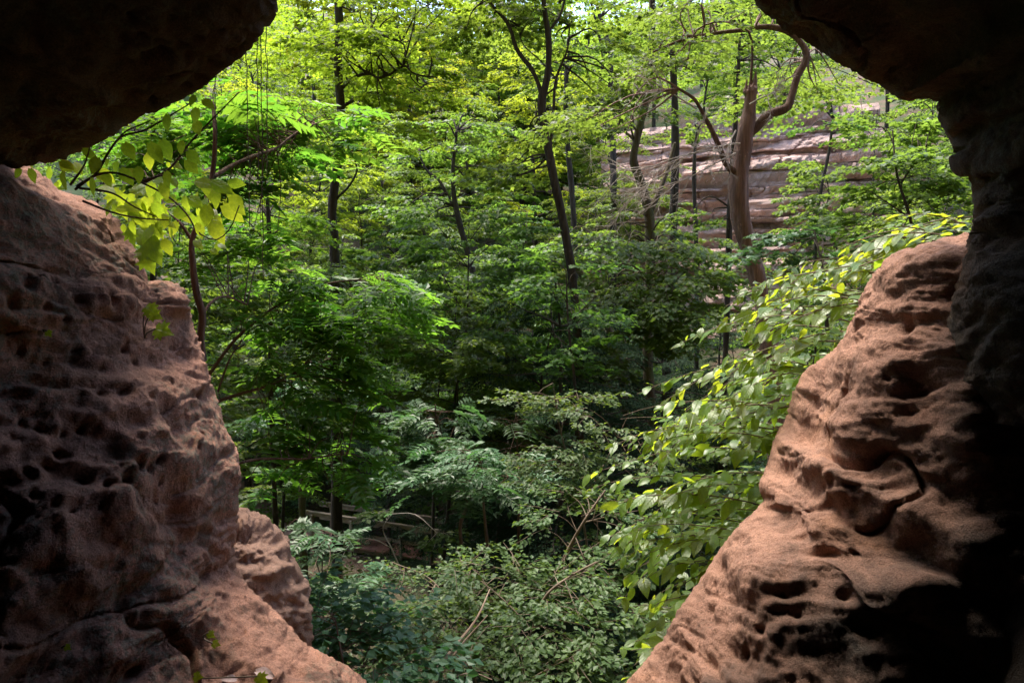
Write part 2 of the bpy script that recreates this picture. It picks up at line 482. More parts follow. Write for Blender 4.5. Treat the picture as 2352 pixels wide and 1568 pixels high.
def rock_h(p, kind, seed, steep=1.0):
    """relief of weathered sandstone, metres along the surface normal"""
    q = p + seed
    warp = np.stack([fbm(q * 0.7, 3), fbm(q * 0.7 + 40, 3), fbm(q * 0.7 + 80, 3)], 1)
    h = (0.125 if kind == 'wall' else 0.10) * fbm(q * 1.1 + warp * 0.4, 3)
    bed = q[:, 2] + 0.22 * warp[:, 0] + (0.10 * q[:, 1] if kind != 'ceil' else 0.25 * q[:, 1]) - 0.05 * q[:, 0]
    lam = 0.40
    fr = bed / lam + 0.35 * perlin(np.stack([bed * 1.3, q[:, 0] * .3, q[:, 1] * .3], 1))
    k = np.floor(fr); s = fr - k
    amp = 0.5 + 0.5 * np.sin(k * 12.9898) * np.cos(k * 4.1)
    saw = sstep(0.0, 0.16, s) * (0.35 + 0.65 * s) * (1 - sstep(0.90, 1.0, s))
    mask = sstep(-0.25, 0.35, fbm(q * 0.9 + 9, 2))
    lk = 0.7 if kind == 'ceil' else 1
    h += (0.07 if kind == 'wall' else 0.05) * amp * (saw - 0.45) * mask * lk
    f2 = bed / 0.115 + 0.8 * perlin(np.stack([bed * 3.1, q[:, 0] * 1.1, q[:, 1] * 1.1], 1))
    k2 = np.floor(f2); s2 = f2 - k2
    m2 = sstep(-0.25, 0.2, perlin(np.stack([q[:, 0] * 1.6, q[:, 1] * 1.6, k2 * 0.77], 1)))
    h += (0.030 if kind == 'wall' else 0.020) * (sstep(0.0, 0.12, s2) * (0.3 + 0.7 * s2) * (1 - sstep(0.92, 1.0, s2)) - 0.4) * m2 * lk
    f3 = bed / 0.046 + 0.9 * perlin(q * np.array([2.2, 2.2, 5.0]))
    s3 = f3 - np.floor(f3)
    h += 0.010 * (sstep(0.0, 0.15, s3) * (0.3 + 0.7 * s3) * (1 - sstep(0.85, 1.0, s3)) - 0.4) * sstep(-0.1, 0.3, perlin(q * 1.7 + 33)) * lk
    # flutes running down under the ledges
    fl = 1 - np.abs(perlin(q * np.array([6.5, 6.5, 1.3]) + warp * 1.2))
    fm = sstep(0.05, 0.4, fbm(q * 1.3 + 30, 2))
    h += (0.020 if kind == 'wall' else 0.010) * (fl ** 3 - 0.5) * fm * steep
    # tafoni pits in rows along the beds
    crack = sstep(0.045, 0.0, np.abs(perlin(q * np.array([0.9, 0.9, 1.5]) + warp * 0.9 + 5.0))) * sstep(0.0, 0.3, perlin(q * 0.8 + 70))
    h -= 0.06 * crack
    pm2 = sstep(-0.05, 0.35, fbm(q * 1.9 + 55, 2))
    h += (0.030 if kind == 'wall' else 0.024) * fbm(q * np.array([2.6, 2.6, 3.8]) + warp * 0.8, 3)
    diag = np.stack([q[:, 0] * 1.0, q[:, 1] * 1.0, q[:, 2] * 1.0 + 0.6 * q[:, 1]], 1)
    h += 0.020 * perlin(diag * np.array([4.0, 4.0, 12.0]) + warp * 1.5) + 0.018 * (np.abs(perlin(diag * np.array([2.2, 2.2, 8.0]) + warp + 9)) - .2)
    rg = 0.85 if kind == 'wall' else 0.62
    h += rg * (0.019 * fbm(q * 8, 3) * (0.4 + mask) + 0.009 * fbm(q * 24, 2))
    h += rg * 0.008 * perlin(q * np.array([15, 15, 24.0]) + warp) * (0.5 + pm2)
    h += 0.006 * perlin(q * 46)
    return h

def rock_sheet(name, sil, centre, prof, nu, vs_, mat, kind='wall', seed=0.0, pits=(), rel=1.0, fit=True, bumps=()):
    """a rock face lofted inward (towards the chamber) and outward (the outside of the cliff) from its rim.
    sil: rim points (px, py, Y); prof(v, s): (metres towards the chamber, metres away from the opening's axis)"""
    S = catmull(np.array(sil, float), nu)
    rim = np.stack([at(a, b, c) for a, b, c in S])
    cpt = at(centre[0], centre[1], 4.0)
    rad = rim - np.stack([np.full(nu, cpt[0]), rim[:, 1], np.full(nu, cpt[2]) + (rim[:, 1] - 4.0) * SP * 0], 1)
    rad[:, 1] = 0
    rdir = nrm(rad)
    sp = np.linspace(0, 1, nu)
    V = np.zeros((nu, len(vs_), 3))
    for j, v in enumerate(vs_):
        dy, rho = prof(v, sp)
        V[:, j] = rim + rdir * np.asarray(rho).reshape(-1, 1)
        V[:, j, 1] -= dy
    def normals(V):
        n = nrm(np.cross(np.gradient(V, axis=0), np.gradient(V, axis=1)))
        c = V - np.array([cpt[0], 0, cpt[2]])
        c[..., 1] = 0
        jm = int(np.argmin(np.abs(np.asarray(vs_) - 0.3)))
        if (n[:, jm] * -c[:, jm]).sum(-1).mean() < 0: n = -n
        return n
    N = normals(V)
    P = V.reshape(-1, 3)
    h = rock_h(P, kind, seed, np.clip(1.25 - 1.6 * np.abs(N[..., 2]).ravel(), 0, 1)).reshape(V.shape[:2]) * rel
    for (bx, by, br, bh, el) in [(a, b, c * 0.55, d * 0.50, e_) for a, b, c, d, e_ in pits] + list(bumps):
        X, Y = proj(V)
        ii = np.unravel_index(np.argmin((X - bx) ** 2 + (Y - by) ** 2 + (np.asarray(vs_)[None] < 0) * 1e6), X.shape)
        d = V - V[ii]
        d[..., 2] /= el
        h += bh * np.exp(-((d ** 2).sum(-1)) / (br * br))
    fade = np.ones(len(vs_))
    W = V + N * (h * fade)[..., None]
    if fit:
        for it in range(2):
            cx, cyy = centre
            X, Y = proj(W)
            D = np.hypot(X - cx, Y - cyy)
            D0 = np.hypot(S[:, 0] - cx, S[:, 1] - cyy)
            vis = np.asarray(vs_) < 0.7
            r = D[:, vis].min(1) / D0
            k = max(3, nu // 90); ker = np.hanning(2 * k + 1); ker /= ker.sum()
            r = np.convolve(np.pad(r, k, mode='edge'), ker, mode='valid')
            ax = np.array([cpt[0], 0, cpt[2]])
            for c in (0, 2):
                W[..., c] = ax[c] + (W[..., c] - ax[c]) / r[:, None]
    n, m = W.shape[:2]
    i = np.arange(n - 1)[:, None] * m; j = np.arange(m - 1)[None]
    F = np.stack([i + j, i + m + j, i + m + j + 1, i + j + 1], -1).reshape(-1, 4)
    o = put(name, mesh_from(name, W.reshape(-1, 3), F, mat))
    return o, W

def lip(v, R, out, ):
    """outside of the rim: a rounded lip, then the cliff face"""
    t = np.clip(-v / 0.35, 0, 1) * math.pi / 2
    dy = -R * math.sin(t)
    rho = R * (1 - math.cos(t))
    if v < -0.35:
        rho += (-v - 0.35) / 0.65 * out
        dy -= 0.25 * (-v - 0.35)
    return dy, rho

def vlist(n_in, n_out, pw=1.25):
    a = -np.linspace(1, 0, n_out + 1)[:-1] ** 1.6
    b = np.linspace(0, 1, n_in) ** pw
    return np.concatenate([a, b])

def prof_left(v, s):
    if v < 0:
        dy, r = lip(v, 0.30, 7.0); return dy, np.full(len(s), r)
    dy = 3.2 * v
    rho = 0.10 * dy + 0.20 * dy ** 1.6 + 0.45 * sstep(0.8, 2.4, dy)
    return dy, rho * (1.0 + 0.0 * s)

LEFT = [(-420, 330, 3.9), (-150, 385, 4.1), (0, 402, 4.3), (60, 405, 4.35), (130, 432, 4.4), (200, 462, 4.4), (252, 484, 4.4), (290, 530, 4.4), (320, 582, 4.4),
        (345, 636, 4.4), (398, 648, 4.4), (432, 684, 4.4), (440, 730, 4.4), (468, 815, 4.35), (490, 890, 4.3), (506, 935, 4.3),
        (520, 985, 4.25), (545, 1032, 4.2), (551, 1090, 4.15), (541, 1150, 4.1), (538, 1215, 4.0), (545, 1300, 3.95), (570, 1345, 3.9), (620, 1390, 3.85),
        (660, 1430, 3.8), (700, 1475, 3.75), (745, 1500, 3.7), (800, 1530, 3.7), (845, 1572, 3.65), (930, 1680, 3.6), (1060, 1860, 3.5)]
LPITS = [(140, 1045, .045, -.13, 1.2), (105, 1075, .06, -.14, 1.3), (55, 1090, .05, -.14, 1.3), (20, 1110, .05, -.13, 1.2), (290, 1090, .055, -.15, 1.5),
         (320, 1085, .05, -.13, 1.5), (262, 1120, .045, -.12, 1.5), (225, 1130, .035, -.10, 1.4), (340, 1065, .04, -.10, 1.2), (300, 800, .045, -.13, 1.2),
         (275, 905, .06, -.14, .9), (235, 908, .035, -.10, 1.0), (190, 685, .05, -.14, 1.4), (228, 690, .035, -.10, 1.3), (262, 690, .035, -.11, 1.4),
         (75, 660, .05, -.12, 1.2), (35, 700, .05, -.13, 1.2), (140, 640, .04, -.11, 1.0), (155, 735, .03, -.08, 1), (185, 800, .035, -.09, .8),
         (375, 660, .05, -.12, .5), (120, 700, .03, -.09, 1.3), (100, 640, .03, -.08, 1), (330, 830, .025, -.06, 1.3), (250, 845, .025, -.06, 1.2), (400, 880, .022, -.06, 1.6), (180, 1110, .03, -.09, 1.3), (365, 1110, .03, -.07, 1.3), (250, 1085, .028, -.08, 1.4), (60, 1150, .04, -.1, 1.2), (100, 1170, .03, -.08, 1.2), (420, 960, .02, -.05, 2.2), (440, 1040, .02, -.05, 2.4), (330, 920, .025, -.06, 1), (190, 905, .02, -.05, 1.2), (480, 970, .018, -.04, 2.5), (515, 1060, .018, -.04, 2.5), (60, 800, .03, -.07, 1), (130, 830, .02, -.06, 2), (340, 1400, .05, -.09, 1.2), (420, 1290, .03, -.06, 2), (320, 1520, .06, -.10, .6), (225, 1180, .03, -.10, 1.4), (150, 1190, .03, -.09, 1.2), (75, 960, .03, -.09, 1.8), (110, 980, .03, -.09, 2.0),
         (155, 990, .03, -.09, 2.0), (200, 985, .03, -.09, 2.0), (470, 905, .035, -.08, 1), (460, 1000, .03, -.06, 1.6), (500, 1040, .03, -.06, 1.8), (430, 1100, .03, -.05, 1)]
LBUMPS = [(330, 1000, .30, .10, .8), (230, 1180, .28, .08, .7), (400, 1230, .25, .07, 1), (250, 740, .25, .07, .8), (390, 1010, .08, -.07, 3.0), (430, 1180, .07, -.07, 3.0),
          (420, 700, .10, .06, .6)]
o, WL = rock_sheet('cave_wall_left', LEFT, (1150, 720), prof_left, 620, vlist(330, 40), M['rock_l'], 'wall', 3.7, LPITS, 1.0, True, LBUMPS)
tag(o, 'pitted pinkish brown sandstone cave wall on the left with lichen', kind='structure')

def prof_ceil(v, s):
    if v < 0:
        dy, r = lip(v, 0.35, 7.0); return dy, np.full(len(s), r)
    dy = 3.4 * v
    rho = 0.06 * dy + 0.10 * dy ** 1.7
    return dy, rho + 0 * s
CEIL_L = [(1300, -105, 3.9), (1000, -105, 3.9), (780, -95, 3.8), (668, -62, 3.8), (635, 0, 3.8), (622, 40, 3.8), (590, 88, 3.85), (556, 130, 3.9), (508, 165, 3.95), (468, 200, 4.0), (400, 236, 4.05),
          (340, 262, 4.05), (280, 296, 4.05), (215, 336, 4.05), (160, 362, 4.05), (95, 384, 4.05), (20, 386, 4.05), (-150, 420, 4.0), (-420, 470, 3.9)]
CPITS = [(300 + 37 * (k % 9) + 13 * (k % 4), 60 + 26 * (k % 7) + 11 * (k % 3), .035 + .012 * (k % 4), -.07 - .02 * (k % 3), .8) for k in range(0, 34)]
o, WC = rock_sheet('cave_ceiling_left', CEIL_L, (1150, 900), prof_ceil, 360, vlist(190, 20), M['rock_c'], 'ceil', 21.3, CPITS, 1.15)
tag(o, 'dark brown sandstone overhang bulging down at the upper left', kind='structure')

def prof_arch(v, s):
    if v < 0:
        dy, r = lip(v, 0.30, 7.0); return dy, np.full(len(s), r)
    dy = 3.2 * v
    rho = 0.05 * dy + 0.13 * dy ** 1.7
    return dy, rho + 0 * s
ARCH = [(1050, -105, 3.9), (1350, -105, 3.85), (1600, -90, 3.8), (1700, -55, 3.75), (1738, 0, 3.7), (1757, 32, 3.7), (1790, 55, 3.7), (1802, 72, 3.7), (1832, 86, 3.7), (1870, 110, 3.7), (1930, 150, 3.7), (1980, 176, 3.7),
        (2012, 192, 3.7), (2040, 212, 3.65), (2066, 231, 3.6), (2092, 234, 3.6), (2130, 229, 3.6), (2158, 240, 3.55), (2164, 290, 3.5), (2186, 332, 3.5), (2198, 372, 3.45),
        (2190, 398, 3.45), (2226, 414, 3.4), (2236, 440, 3.4), (2241, 490, 3.4), (2232, 560, 3.35), (2215, 620, 3.3), (2190, 700, 3.3), (2170, 800, 3.3), (2170, 950, 3.3)]
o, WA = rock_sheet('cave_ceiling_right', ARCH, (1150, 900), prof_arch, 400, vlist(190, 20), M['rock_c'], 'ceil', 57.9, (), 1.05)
tag(o, 'dark sandstone arch and pillar framing the upper right of the cave mouth', kind='structure')

def prof_right(v, s):
    if v < 0:
        dy, r = lip(v, 0.30, 7.0); return dy, np.full(len(s), r)
    dy = 3.2 * v
    rho = 0.02 * dy + 0.06 * dy ** 2 + 1.1 * sstep(0.45, 1.7, dy)
    return dy, rho + 0 * s
RIGHT = [(2600, 430, 3.9), (2350, 520, 4.0), (2230, 556, 4.05), (2150, 566, 4.1), (2085, 576, 4.1), (2045, 588, 4.1), (2018, 604, 4.1), (1999, 632, 4.1), (1976, 682, 4.1), (1958, 740, 4.1), (1930, 782, 4.1), (1880, 830, 4.1),
         (1842, 868, 4.1), (1816, 918, 4.1), (1804, 962, 4.1), (1780, 1002, 4.05), (1764, 1060, 4.05), (1746, 1108, 4.0), (1750, 1148, 4.0), (1702, 1200, 3.95), (1652, 1260, 3.9),
         (1602, 1338, 3.85), (1560, 1400, 3.8), (1510, 1488, 3.75), (1440, 1568, 3.7), (1360, 1680, 3.6), (1200, 1860, 3.5)]
RPITS = [(2035, 620, .02, -.04, 2.2), (2050, 640, .015, -.03, 2), (1985, 775, .04, -.07, 1.8), (2110, 640, .03, -.05, 1), (2090, 760, .05, -.10, 2.2), (2030, 870, .04, -.06, 1.4),
         (1890, 1270, .09, -.10, .6), (1930, 1110, .08, -.09, .6), (1930, 1260, .04, -.09, 1.2), (1830, 1225, .04, -.06, 1.6), (1810, 1375, .05, -.07, .8),
         (1690, 1470, .06, -.10, .9), (1745, 1445, .05, -.09, .6), (1840, 1420, .05, -.07, .8), (1625, 1375, .05, -.07, 1.2), (1620, 1325, .03, -.05, .7), (2000, 1450, .10, -.12, .5),
         (1950, 1380, .05, -.10, 2)]
RBUMPS = [(1900, 960, .2, .07, .7), (1850, 1180, .2, .07, .6), (2020, 720, .2, .06, .7), (1960, 1320, .18, .09, .5), (1740, 1330, .2, .05, .8), (2100, 900, .1, -.10, 3.0), (2150, 1000, .2, .10, 1.6), (2050, 1330, .15, .10, .5)]
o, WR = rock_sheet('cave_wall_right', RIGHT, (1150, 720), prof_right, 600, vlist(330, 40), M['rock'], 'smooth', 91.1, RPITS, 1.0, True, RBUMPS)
tag(o, 'smooth pink sandstone cave wall sloping down the right side', kind='structure')

# closed chamber behind and around the faces
def chamber():
    pts = [(640, -40), (1000, -110), (1300, -110), (1600, -95), (1738, 0), (2160, 240), (2240, 480), (2230, 560), (1976, 682), (1804, 962), (1702, 1200), (1440, 1568),
           (1300, 1800), (1100, 1850), (930, 1680), (700, 1475), (541, 1150), (468, 815), (345, 636), (0, 402), (280, 296), (556, 130)]
    P = np.array([[at(a, b, 4.0)[0], at(a, b, 4.0)[2]] for a, b in pts + pts[:1]])
    P = catmull(P, 140)[:-1]
    c = np.array([at(1150, 750, 4.0)[0], at(1150, 750, 4.0)[2]])
    d = P - c; L = np.linalg.norm(d, axis=1, keepdims=True); u = d / L
    rings = []
    for (y, extra) in ((5.0, 34.0), (4.6, 20.0), (4.3, 9.0), (4.0, 3.0), (3.7, 0.75), (3.2, 0.72), (2.4, 0.9), (1.4, 1.15), (0.4, 1.2), (-1.0, 1.1), (-2.4, 0.6), (-3.4, -0.2), (-3.9, -1.0)):
        Q = c + u * np.maximum(L + extra, 0.05)
        rings.append(np.stack([Q[:, 0], np.full(len(Q), y), Q[:, 1]], 1))
    V = np.stack(rings); n, m = V.shape[:2]
    H = rock_h(V.reshape(-1, 3), 'ceil', 140.0).reshape(n, m)
    V[4:] += np.concatenate([-u[:, :1], np.zeros((m, 1)), -u[:, 1:]], 1)[None] * H[4:, :, None] * 0.6
    i = np.arange(n - 1)[:, None] * m; j = np.arange(m)[None]
    F = np.stack([i + j, i + (j + 1) % m, i + m + (j + 1) % m, i + m + j], -1).reshape(-1, 4)
    b = Buf(); b.add(V.reshape(-1, 3), F)
    k = (n - 1) * m
    cap = V[-1].mean(0) + np.array([0, -0.3, 0])
    b.add(np.concatenate([V[-1], [cap]]), [[q, (q + 1) % m, m] for q in range(m)])
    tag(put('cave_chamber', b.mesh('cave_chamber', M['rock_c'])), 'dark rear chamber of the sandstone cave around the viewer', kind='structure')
chamber()

# ------------------------------------------------------------------ leaves
def tpl_rhomb(w=0.62, fold=0.10):
    V = np.array([[0, 0, 0], [w / 2, 0.48, fold], [0, 1, -0.06], [-w / 2, 0.48, fold]])
    return V, np.array([[0, 1, 2], [0, 2, 3]])

def tpl_maple():
    V = np.array([[0, 0, 0], [0.30, 0.05, .04], [0.22, 0.28, 0], [0.52, 0.52, .06], [0.20, 0.60, 0], [0, 1, -.06], [-0.20, 0.60, 0], [-0.52, 0.52, .06], [-0.22, 0.28, 0], [-0.30, 0.05, .04]])
    return V, np.array([[0, 1, 2], [0, 2, 4], [2, 3, 4], [0, 4, 6], [4, 5, 6], [0, 6, 8], [6, 7, 8], [0, 8, 9]])

def tpl_pinnate(k=6, droop=0.16, seed=0):
    """a compound leaf: rachis with k pairs of leaflets and one at the tip, unit length"""
    b = Buf()
    R, f = tpl_rhomb(0.5, 0.08)
    rj = np.random.default_rng(900 + seed)
    def leaflet(x, y, ang, L):
        c, s_ = math.cos(ang), math.sin(ang)
        Q = R * L
        b.add(np.stack([Q[:, 0] * c + Q[:, 1] * s_ + x, -Q[:, 0] * s_ + Q[:, 1] * c + y, Q[:, 2] * rj.uniform(.5, 1.6) - droop * y * y - rj.uniform(-.05, .28) * Q[:, 1]], 1), f)
    for i in range(k):
        y = 0.18 + 0.72 * i / (k - 1)
        L = 0.27 * (0.75 + 0.5 * math.sin(math.pi * (i + 0.8) / (k + .6)))
        leaflet(0.01, y + rj.normal(0, .012), 1.1 + rj.normal(0, .14), L * rj.uniform(.75, 1.15)); leaflet(-0.01, y + 0.03 + rj.normal(0, .012), -1.1 + rj.normal(0, .14), L * rj.uniform(.75, 1.15))
    leaflet(0, 0.93, 0, 0.24)
    ys = np.linspace(0, 0.95, 4)
    for a, c in zip(ys[:-1], ys[1:]):
        za, zc = -droop * a * a, -droop * c * c
        b.add([[-.008, a, za], [.008, a, za], [.008, c, zc], [-.008, c, zc]], [[0, 1, 2, 3]])
    return np.concatenate(b.V), np.concatenate(b.F)

TPL = {'rhomb': tpl_rhomb(), 'ovate': tpl_rhomb(0.72, 0.06), 'needle': tpl_rhomb(0.34, 0.03), 'maple': tpl_maple(), 'pinnate': tpl_pinnate(6), 'pinnate5': tpl_pinnate(5)}

def leaves(buf, pos, dirs, up, size, tpl, rng, tint=None):
    V, F = TPL[tpl]
    n = len(pos)
    if n == 0: return
    d = nrm(dirs)
    x = nrm(np.cross(d, up)); z = np.cross(x, d)
    s = np.broadcast_to(size, (n,))[:, None, None]
    W = pos[:, None] + s * (V[None, :, 0:1] * x[:, None] + V[None, :, 1:2] * d[:, None] + V[None, :, 2:3] * z[:, None])
    k = len(V)
    FF = (F[None] + (np.arange(n) * k)[:, None, None]).reshape(-1, 3)
    t = rng.random(n) if tint is None else np.clip(tint + rng.normal(0, 0.18, n), 0, 1)
    buf.add(W.reshape(-1, 3), FF, np.repeat(t, k))

def sprays(lb, tb, O, D, L, n, size, tpl, rng, width=0.42, droop=0.22, tilt=0.35, twig=0.006, lift=0.0, lay=0.0):
    """flat leafy branchlets: O origins, D headings, L lengths, n leaves on each"""
    S = len(O)
    if S == 0: return
    D = nrm(D)
    U = np.array([0, 0, 1.0])
    Sd = nrm(np.cross(D, U))
    L = np.broadcast_to(L, (S,))
    t = rng.random((S, n)) ** 0.75 * 0.98 + 0.02
    sd_ = rng.uniform(-1, 1, (S, n))
    wid = width * (1.15 - 0.75 * t) * np.minimum(1, t * 3 + 0.2)
    lat = sd_ * wid
    pos = O[:, None] + (D * L[:, None])[:, None] * t[..., None] + (Sd * L[:, None])[:, None] * lat[..., None]
    pos[..., 2] -= (L[:, None] * droop) * (t ** 2 + 0.8 * lat ** 2)
    pos += rng.normal(0, 0.03, pos.shape) * L[:, None, None]
    hd = D[:, None] * (0.55 + 0.3 * t[..., None]) + Sd[:, None] * (np.sign(sd_) * (0.5 + 0.4 * rng.random((S, n))))[..., None]
    hd = hd + rng.normal(0, 0.28, hd.shape)
    hd[..., 2] -= 0.22 + droop * t
    up = np.zeros((S, n, 3)); up[..., 2] = 1
    up = nrm(up + rng.normal(0, tilt, up.shape))
    tint = np.repeat(np.clip(rng.normal(0.5, 0.22, S), 0, 1), n)
    leaves(lb, pos.reshape(-1, 3), hd.reshape(-1, 3), up.reshape(-1, 3), size * rng.uniform(0.7, 1.25, S * n), tpl, rng, tint)
    if tb is not None:
        q = np.array([0, 0.5, 1.0])
        for i in range(S):
            P = O[i] + D[i] * L[i] * q[:, None]
            P[:, 2] -= L[i] * droop * q ** 2
            tube(tb, P, twig * np.array([1, .7, .3]), 3)

def bend(p0, d0, length, rng, up=0.0, wob=0.18, n=6):
    P = [np.asarray(p0, float)]
    d = nrm(np.asarray(d0, float))
    for i in range(n - 1):
        d = nrm(d + rng.normal(0, wob, 3) * np.array([1, 1, .6]) + np.array([0, 0, up]))
        P.append(P[-1] + d * length / (n - 1))
    return np.array(P)

def tree_meshes(name, seed, H=14, base=0.3, rad=4.0, limbs=16, per=9, n=70, size=0.13, tpl='rhomb', leaf='maple', bark='bark', r0=0.16,
                el=(5, 45), droop=0.2, tilt=0.35, slen=(0.9, 1.7), lean=0.05, top_round=0.7):
    rng = np.random.default_rng(seed)
    tb, bb, lb = Buf(), Buf(), Buf()
    lean_d = rng.normal(0, lean, 2)
    k = np.linspace(0, 1, 10)
    tr = np.stack([lean_d[0] * H * k ** 1.5 + rng.normal(0, 0.012 * H, 10) * k, lean_d[1] * H * k ** 1.5 + rng.normal(0, 0.012 * H, 10) * k, H * 0.94 * k - 0.4], 1)
    tr = catmull(tr, 22)
    kk = np.linspace(0, 1, 22)
    tube(tb, tr, r0 * (1 - 0.88 * kk) * (1 + 0.5 * np.exp(-kk * 18)), 8, rough=0.12, seed=seed)
    O, D, L = [], [], []
    for i in range(limbs):
        f = base + (0.97 - base) * ((i + rng.random() * 0.7) / limbs)
        j = min(21, int(f * 21))
        p = tr[j]
        az = i * 2.4 + rng.normal(0, 0.3)
        g = (f - base) / (1 - base)
        env = (math.sin(math.pi * (0.22 + 0.70 * g)) ** top_round)
        ln = rad * env * rng.uniform(0.75, 1.15)
        e = math.radians(el[0] + (el[1] - el[0]) * g + rng.normal(0, 7))
        P = bend(p, (math.cos(az) * math.cos(e), math.sin(az) * math.cos(e), math.sin(e)), ln, rng, -0.03, 0.14, 7)
        tube(bb, P, r0 * 0.42 * (1 - 0.6 * f) * np.linspace(1, 0.2, 7), 5)
        C = catmull(P, 24)
        m = max(3, int(per * env))
        for q in range(m):
            u = 0.25 + 0.75 * (q + rng.random()) / m
            c = C[min(23, int(u * 23))]
            t = nrm(C[min(23, int(u * 23) + 1)] - C[max(0, int(u * 23) - 1)])
            a2 = math.atan2(t[1], t[0]) + (1 if q % 2 else -1) * rng.uniform(0.3, 1.2)
            O.append(c); D.append((math.cos(a2), math.sin(a2), rng.normal(0.02, 0.10))); L.append(rng.uniform(*slen) * (1.1 - 0.35 * u))
    sprays(lb, bb, np.array(O), np.array(D), np.array(L), n, size, tpl, rng, droop=droop, tilt=tilt)
    return (tb.mesh(name + '_trunk', M[bark]), bb.mesh(name + '_branches', M[bark]), lb.mesh(name + '_crown', M[leaf], False))

def plant_tree(name, meshes, loc, rz, sc, label, cat='tree', group=None):
    e = empty(name, loc, label, cat, group)
    e.rotation_euler = (0, 0, rz)
    e.scale = (sc, sc, sc)
    for nm, me in zip(('trunk', 'branches', 'crown'), meshes):
        o = put(nm, me, e)
        if nm == 'branches': o['kind'] = 'stuff'
    return e

# ------------------------------------------------------------------ trees measured from the photograph
def hero(name, label, Y, trunk, widths, limbs=(), blobs=(), bark='bark', leaf='maple', tpl='maple', size=0.13, n=70, seed=1, root=True, slen=(0.7, 1.4), sides=12, group=None, droop=0.22):
    """trunk / limbs: (px, py) lines at distance Y; blobs: (px, py, half width px, half height px, Y, sprays) of foliage carried by the limbs"""
    rng = np.random.default_rng(seed)
    def w2m(w, Yv=Y): return 0.5 * w / PF * Yv
    T = np.array([at(a, b, Y) for a, b in trunk])
    wd = np.array([w2m(w) for w in widths])
    if root:
        gz = float(ground_z(np.array([T[0, 0]]), np.array([T[0, 1]]))[0])
        if T[0, 2] > gz:
            T = np.concatenate([[[T[0, 0] - 0.05 * (T[0, 2] - gz) * np.sign(T[1, 0] - T[0, 0]) * 0.3, T[0, 1], gz - 0.3]], T])
            wd = np.concatenate([[wd[0] * 1.15], wd])
    base = T[0].copy()
    e = empty(name, base, label, 'tree', group)
    m = max(40, 8 * len(T))
    C = catmull(T, m)
    R = np.interp(np.linspace(0, 1, m), np.concatenate([[0], np.cumsum(np.linalg.norm(np.diff(T, axis=0), axis=1))]) / np.linalg.norm(np.diff(T, axis=0), axis=1).sum(), wd)
    tb = Buf(); tube(tb, C, R, 20 if bark == 'bark_s' else sides, rough=0.17 if bark == 'bark_s' else 0.12, seed=seed * 3.1)
    trunk_o = put('trunk', tb.mesh('trunk', M[bark], origin=base), e)
    nodes = [C]
    for (pts, ws, dY) in limbs:
        P = np.array([at(a, b, Y + dY * k / max(1, len(pts) - 1)) for k, (a, b) in enumerate(pts)])
        below = C[np.argmin(((C - P[0] + np.array([0, 0, 0.25])) ** 2).sum(1))]
        P = np.concatenate([[below], P])
        Q = catmull(P, max(10, 4 * len(pts)))
        lb_ = Buf(); tube(lb_, Q, np.linspace(w2m(ws[0]), w2m(ws[1]), len(Q)), 8, rough=0.10, seed=seed)
        put('limb', lb_.mesh('limb', M['bark_r' if bark == 'bark_s' else bark], origin=base), trunk_o)  # snag limbs take a darker bark that paints in their shade
        nodes.append(Q)
    nodes = np.concatenate(nodes)
    bb, lf = Buf(), Buf()
    for (cx, cyy, rx, ry, Yb, ns) in blobs:
        O, D, L = [], [], []
        c = at(cx, cyy, Yb); ax = rx / PF * Yb; az = ry / PF * Yb; ay = ax * 0.8
        for i in range(ns):
            v = nrm(rng.normal(size=3)) * rng.random() ** 0.4
            p = c + v * np.array([ax, ay, az])
            o = v.copy(); o[2] = rng.normal(0, .08)
            nd = nodes[np.argmin(((nodes - p) ** 2).sum(1) + rng.random(len(nodes)) * 0.3)]
            h = p - nd; h[2] = 0
            hd = nrm(h + nrm(o) * np.linalg.norm(h) * 0.7 + rng.normal(0, .2, 3) * np.array([1, 1, .2]))
            O.append(p); D.append(hd); L.append(rng.uniform(*slen))
            if i % 2 == 0:
                mid = (nd + p) / 2 + rng.normal(0, 0.12, 3) + np.array([0, 0, 0.15 * np.linalg.norm(p - nd)])
                Q = catmull(np.stack([nd, mid, p]), 7)
                tube(bb, Q, np.linspace(0.028, 0.008, 7) * (Y / 18), 4)
        O = np.array(O); D = np.array(D); D[:, 2] = rng.normal(0, 0.08, len(D))
        sprays(lf, bb, O, D, np.array(L), n, size, tpl, rng, droop=droop)
    if blobs:
        put('branches', bb.mesh('branches', M[bark], origin=base), e)['kind'] = 'stuff'
        put('crown', lf.mesh('crown', M[leaf], False, origin=base), e)
    return e, nodes

hero('maple_tree', 'dark slender maple trunk at left with sweeping side boughs and yellow lit crown', 19,
     [(770, 700), (768, 560), (763, 480), (775, 380), (783, 250), (776, 150), (780, 60), (768, -60), (770, -260)], [24, 22, 20, 19, 20, 19, 18, 15, 8],
     [([(784, 253), (806, 234), (850, 214), (894, 216), (949, 212), (1004, 209)], (9, 3), 1.5),
      ([(784, 209), (806, 183), (850, 170), (868, 179), (894, 172), (931, 152), (949, 168), (1004, 179)], (9, 3), -1.0),
      ([(780, 106), (813, 88), (857, 75), (894, 88), (931, 97), (957, 86)], (7, 2), 2.0),
      ([(776, 160), (740, 120), (700, 90), (660, 85)], (7, 2), 1.5),
      ([(772, 460), (800, 430), (820, 390), (815, 370)], (7, 3), -1.0)],
     [(880, 40, 170, 70, 19.5, 34), (850, 110, 150, 55, 18.5, 30), (930, 160, 110, 35, 19, 16), (690, 110, 60, 60, 20, 14), (900, 215, 110, 25, 19, 12), (760, -120, 200, 80, 19, 30),
      (870, 300, 80, 40, 19, 10)], leaf='yellow', seed=3)
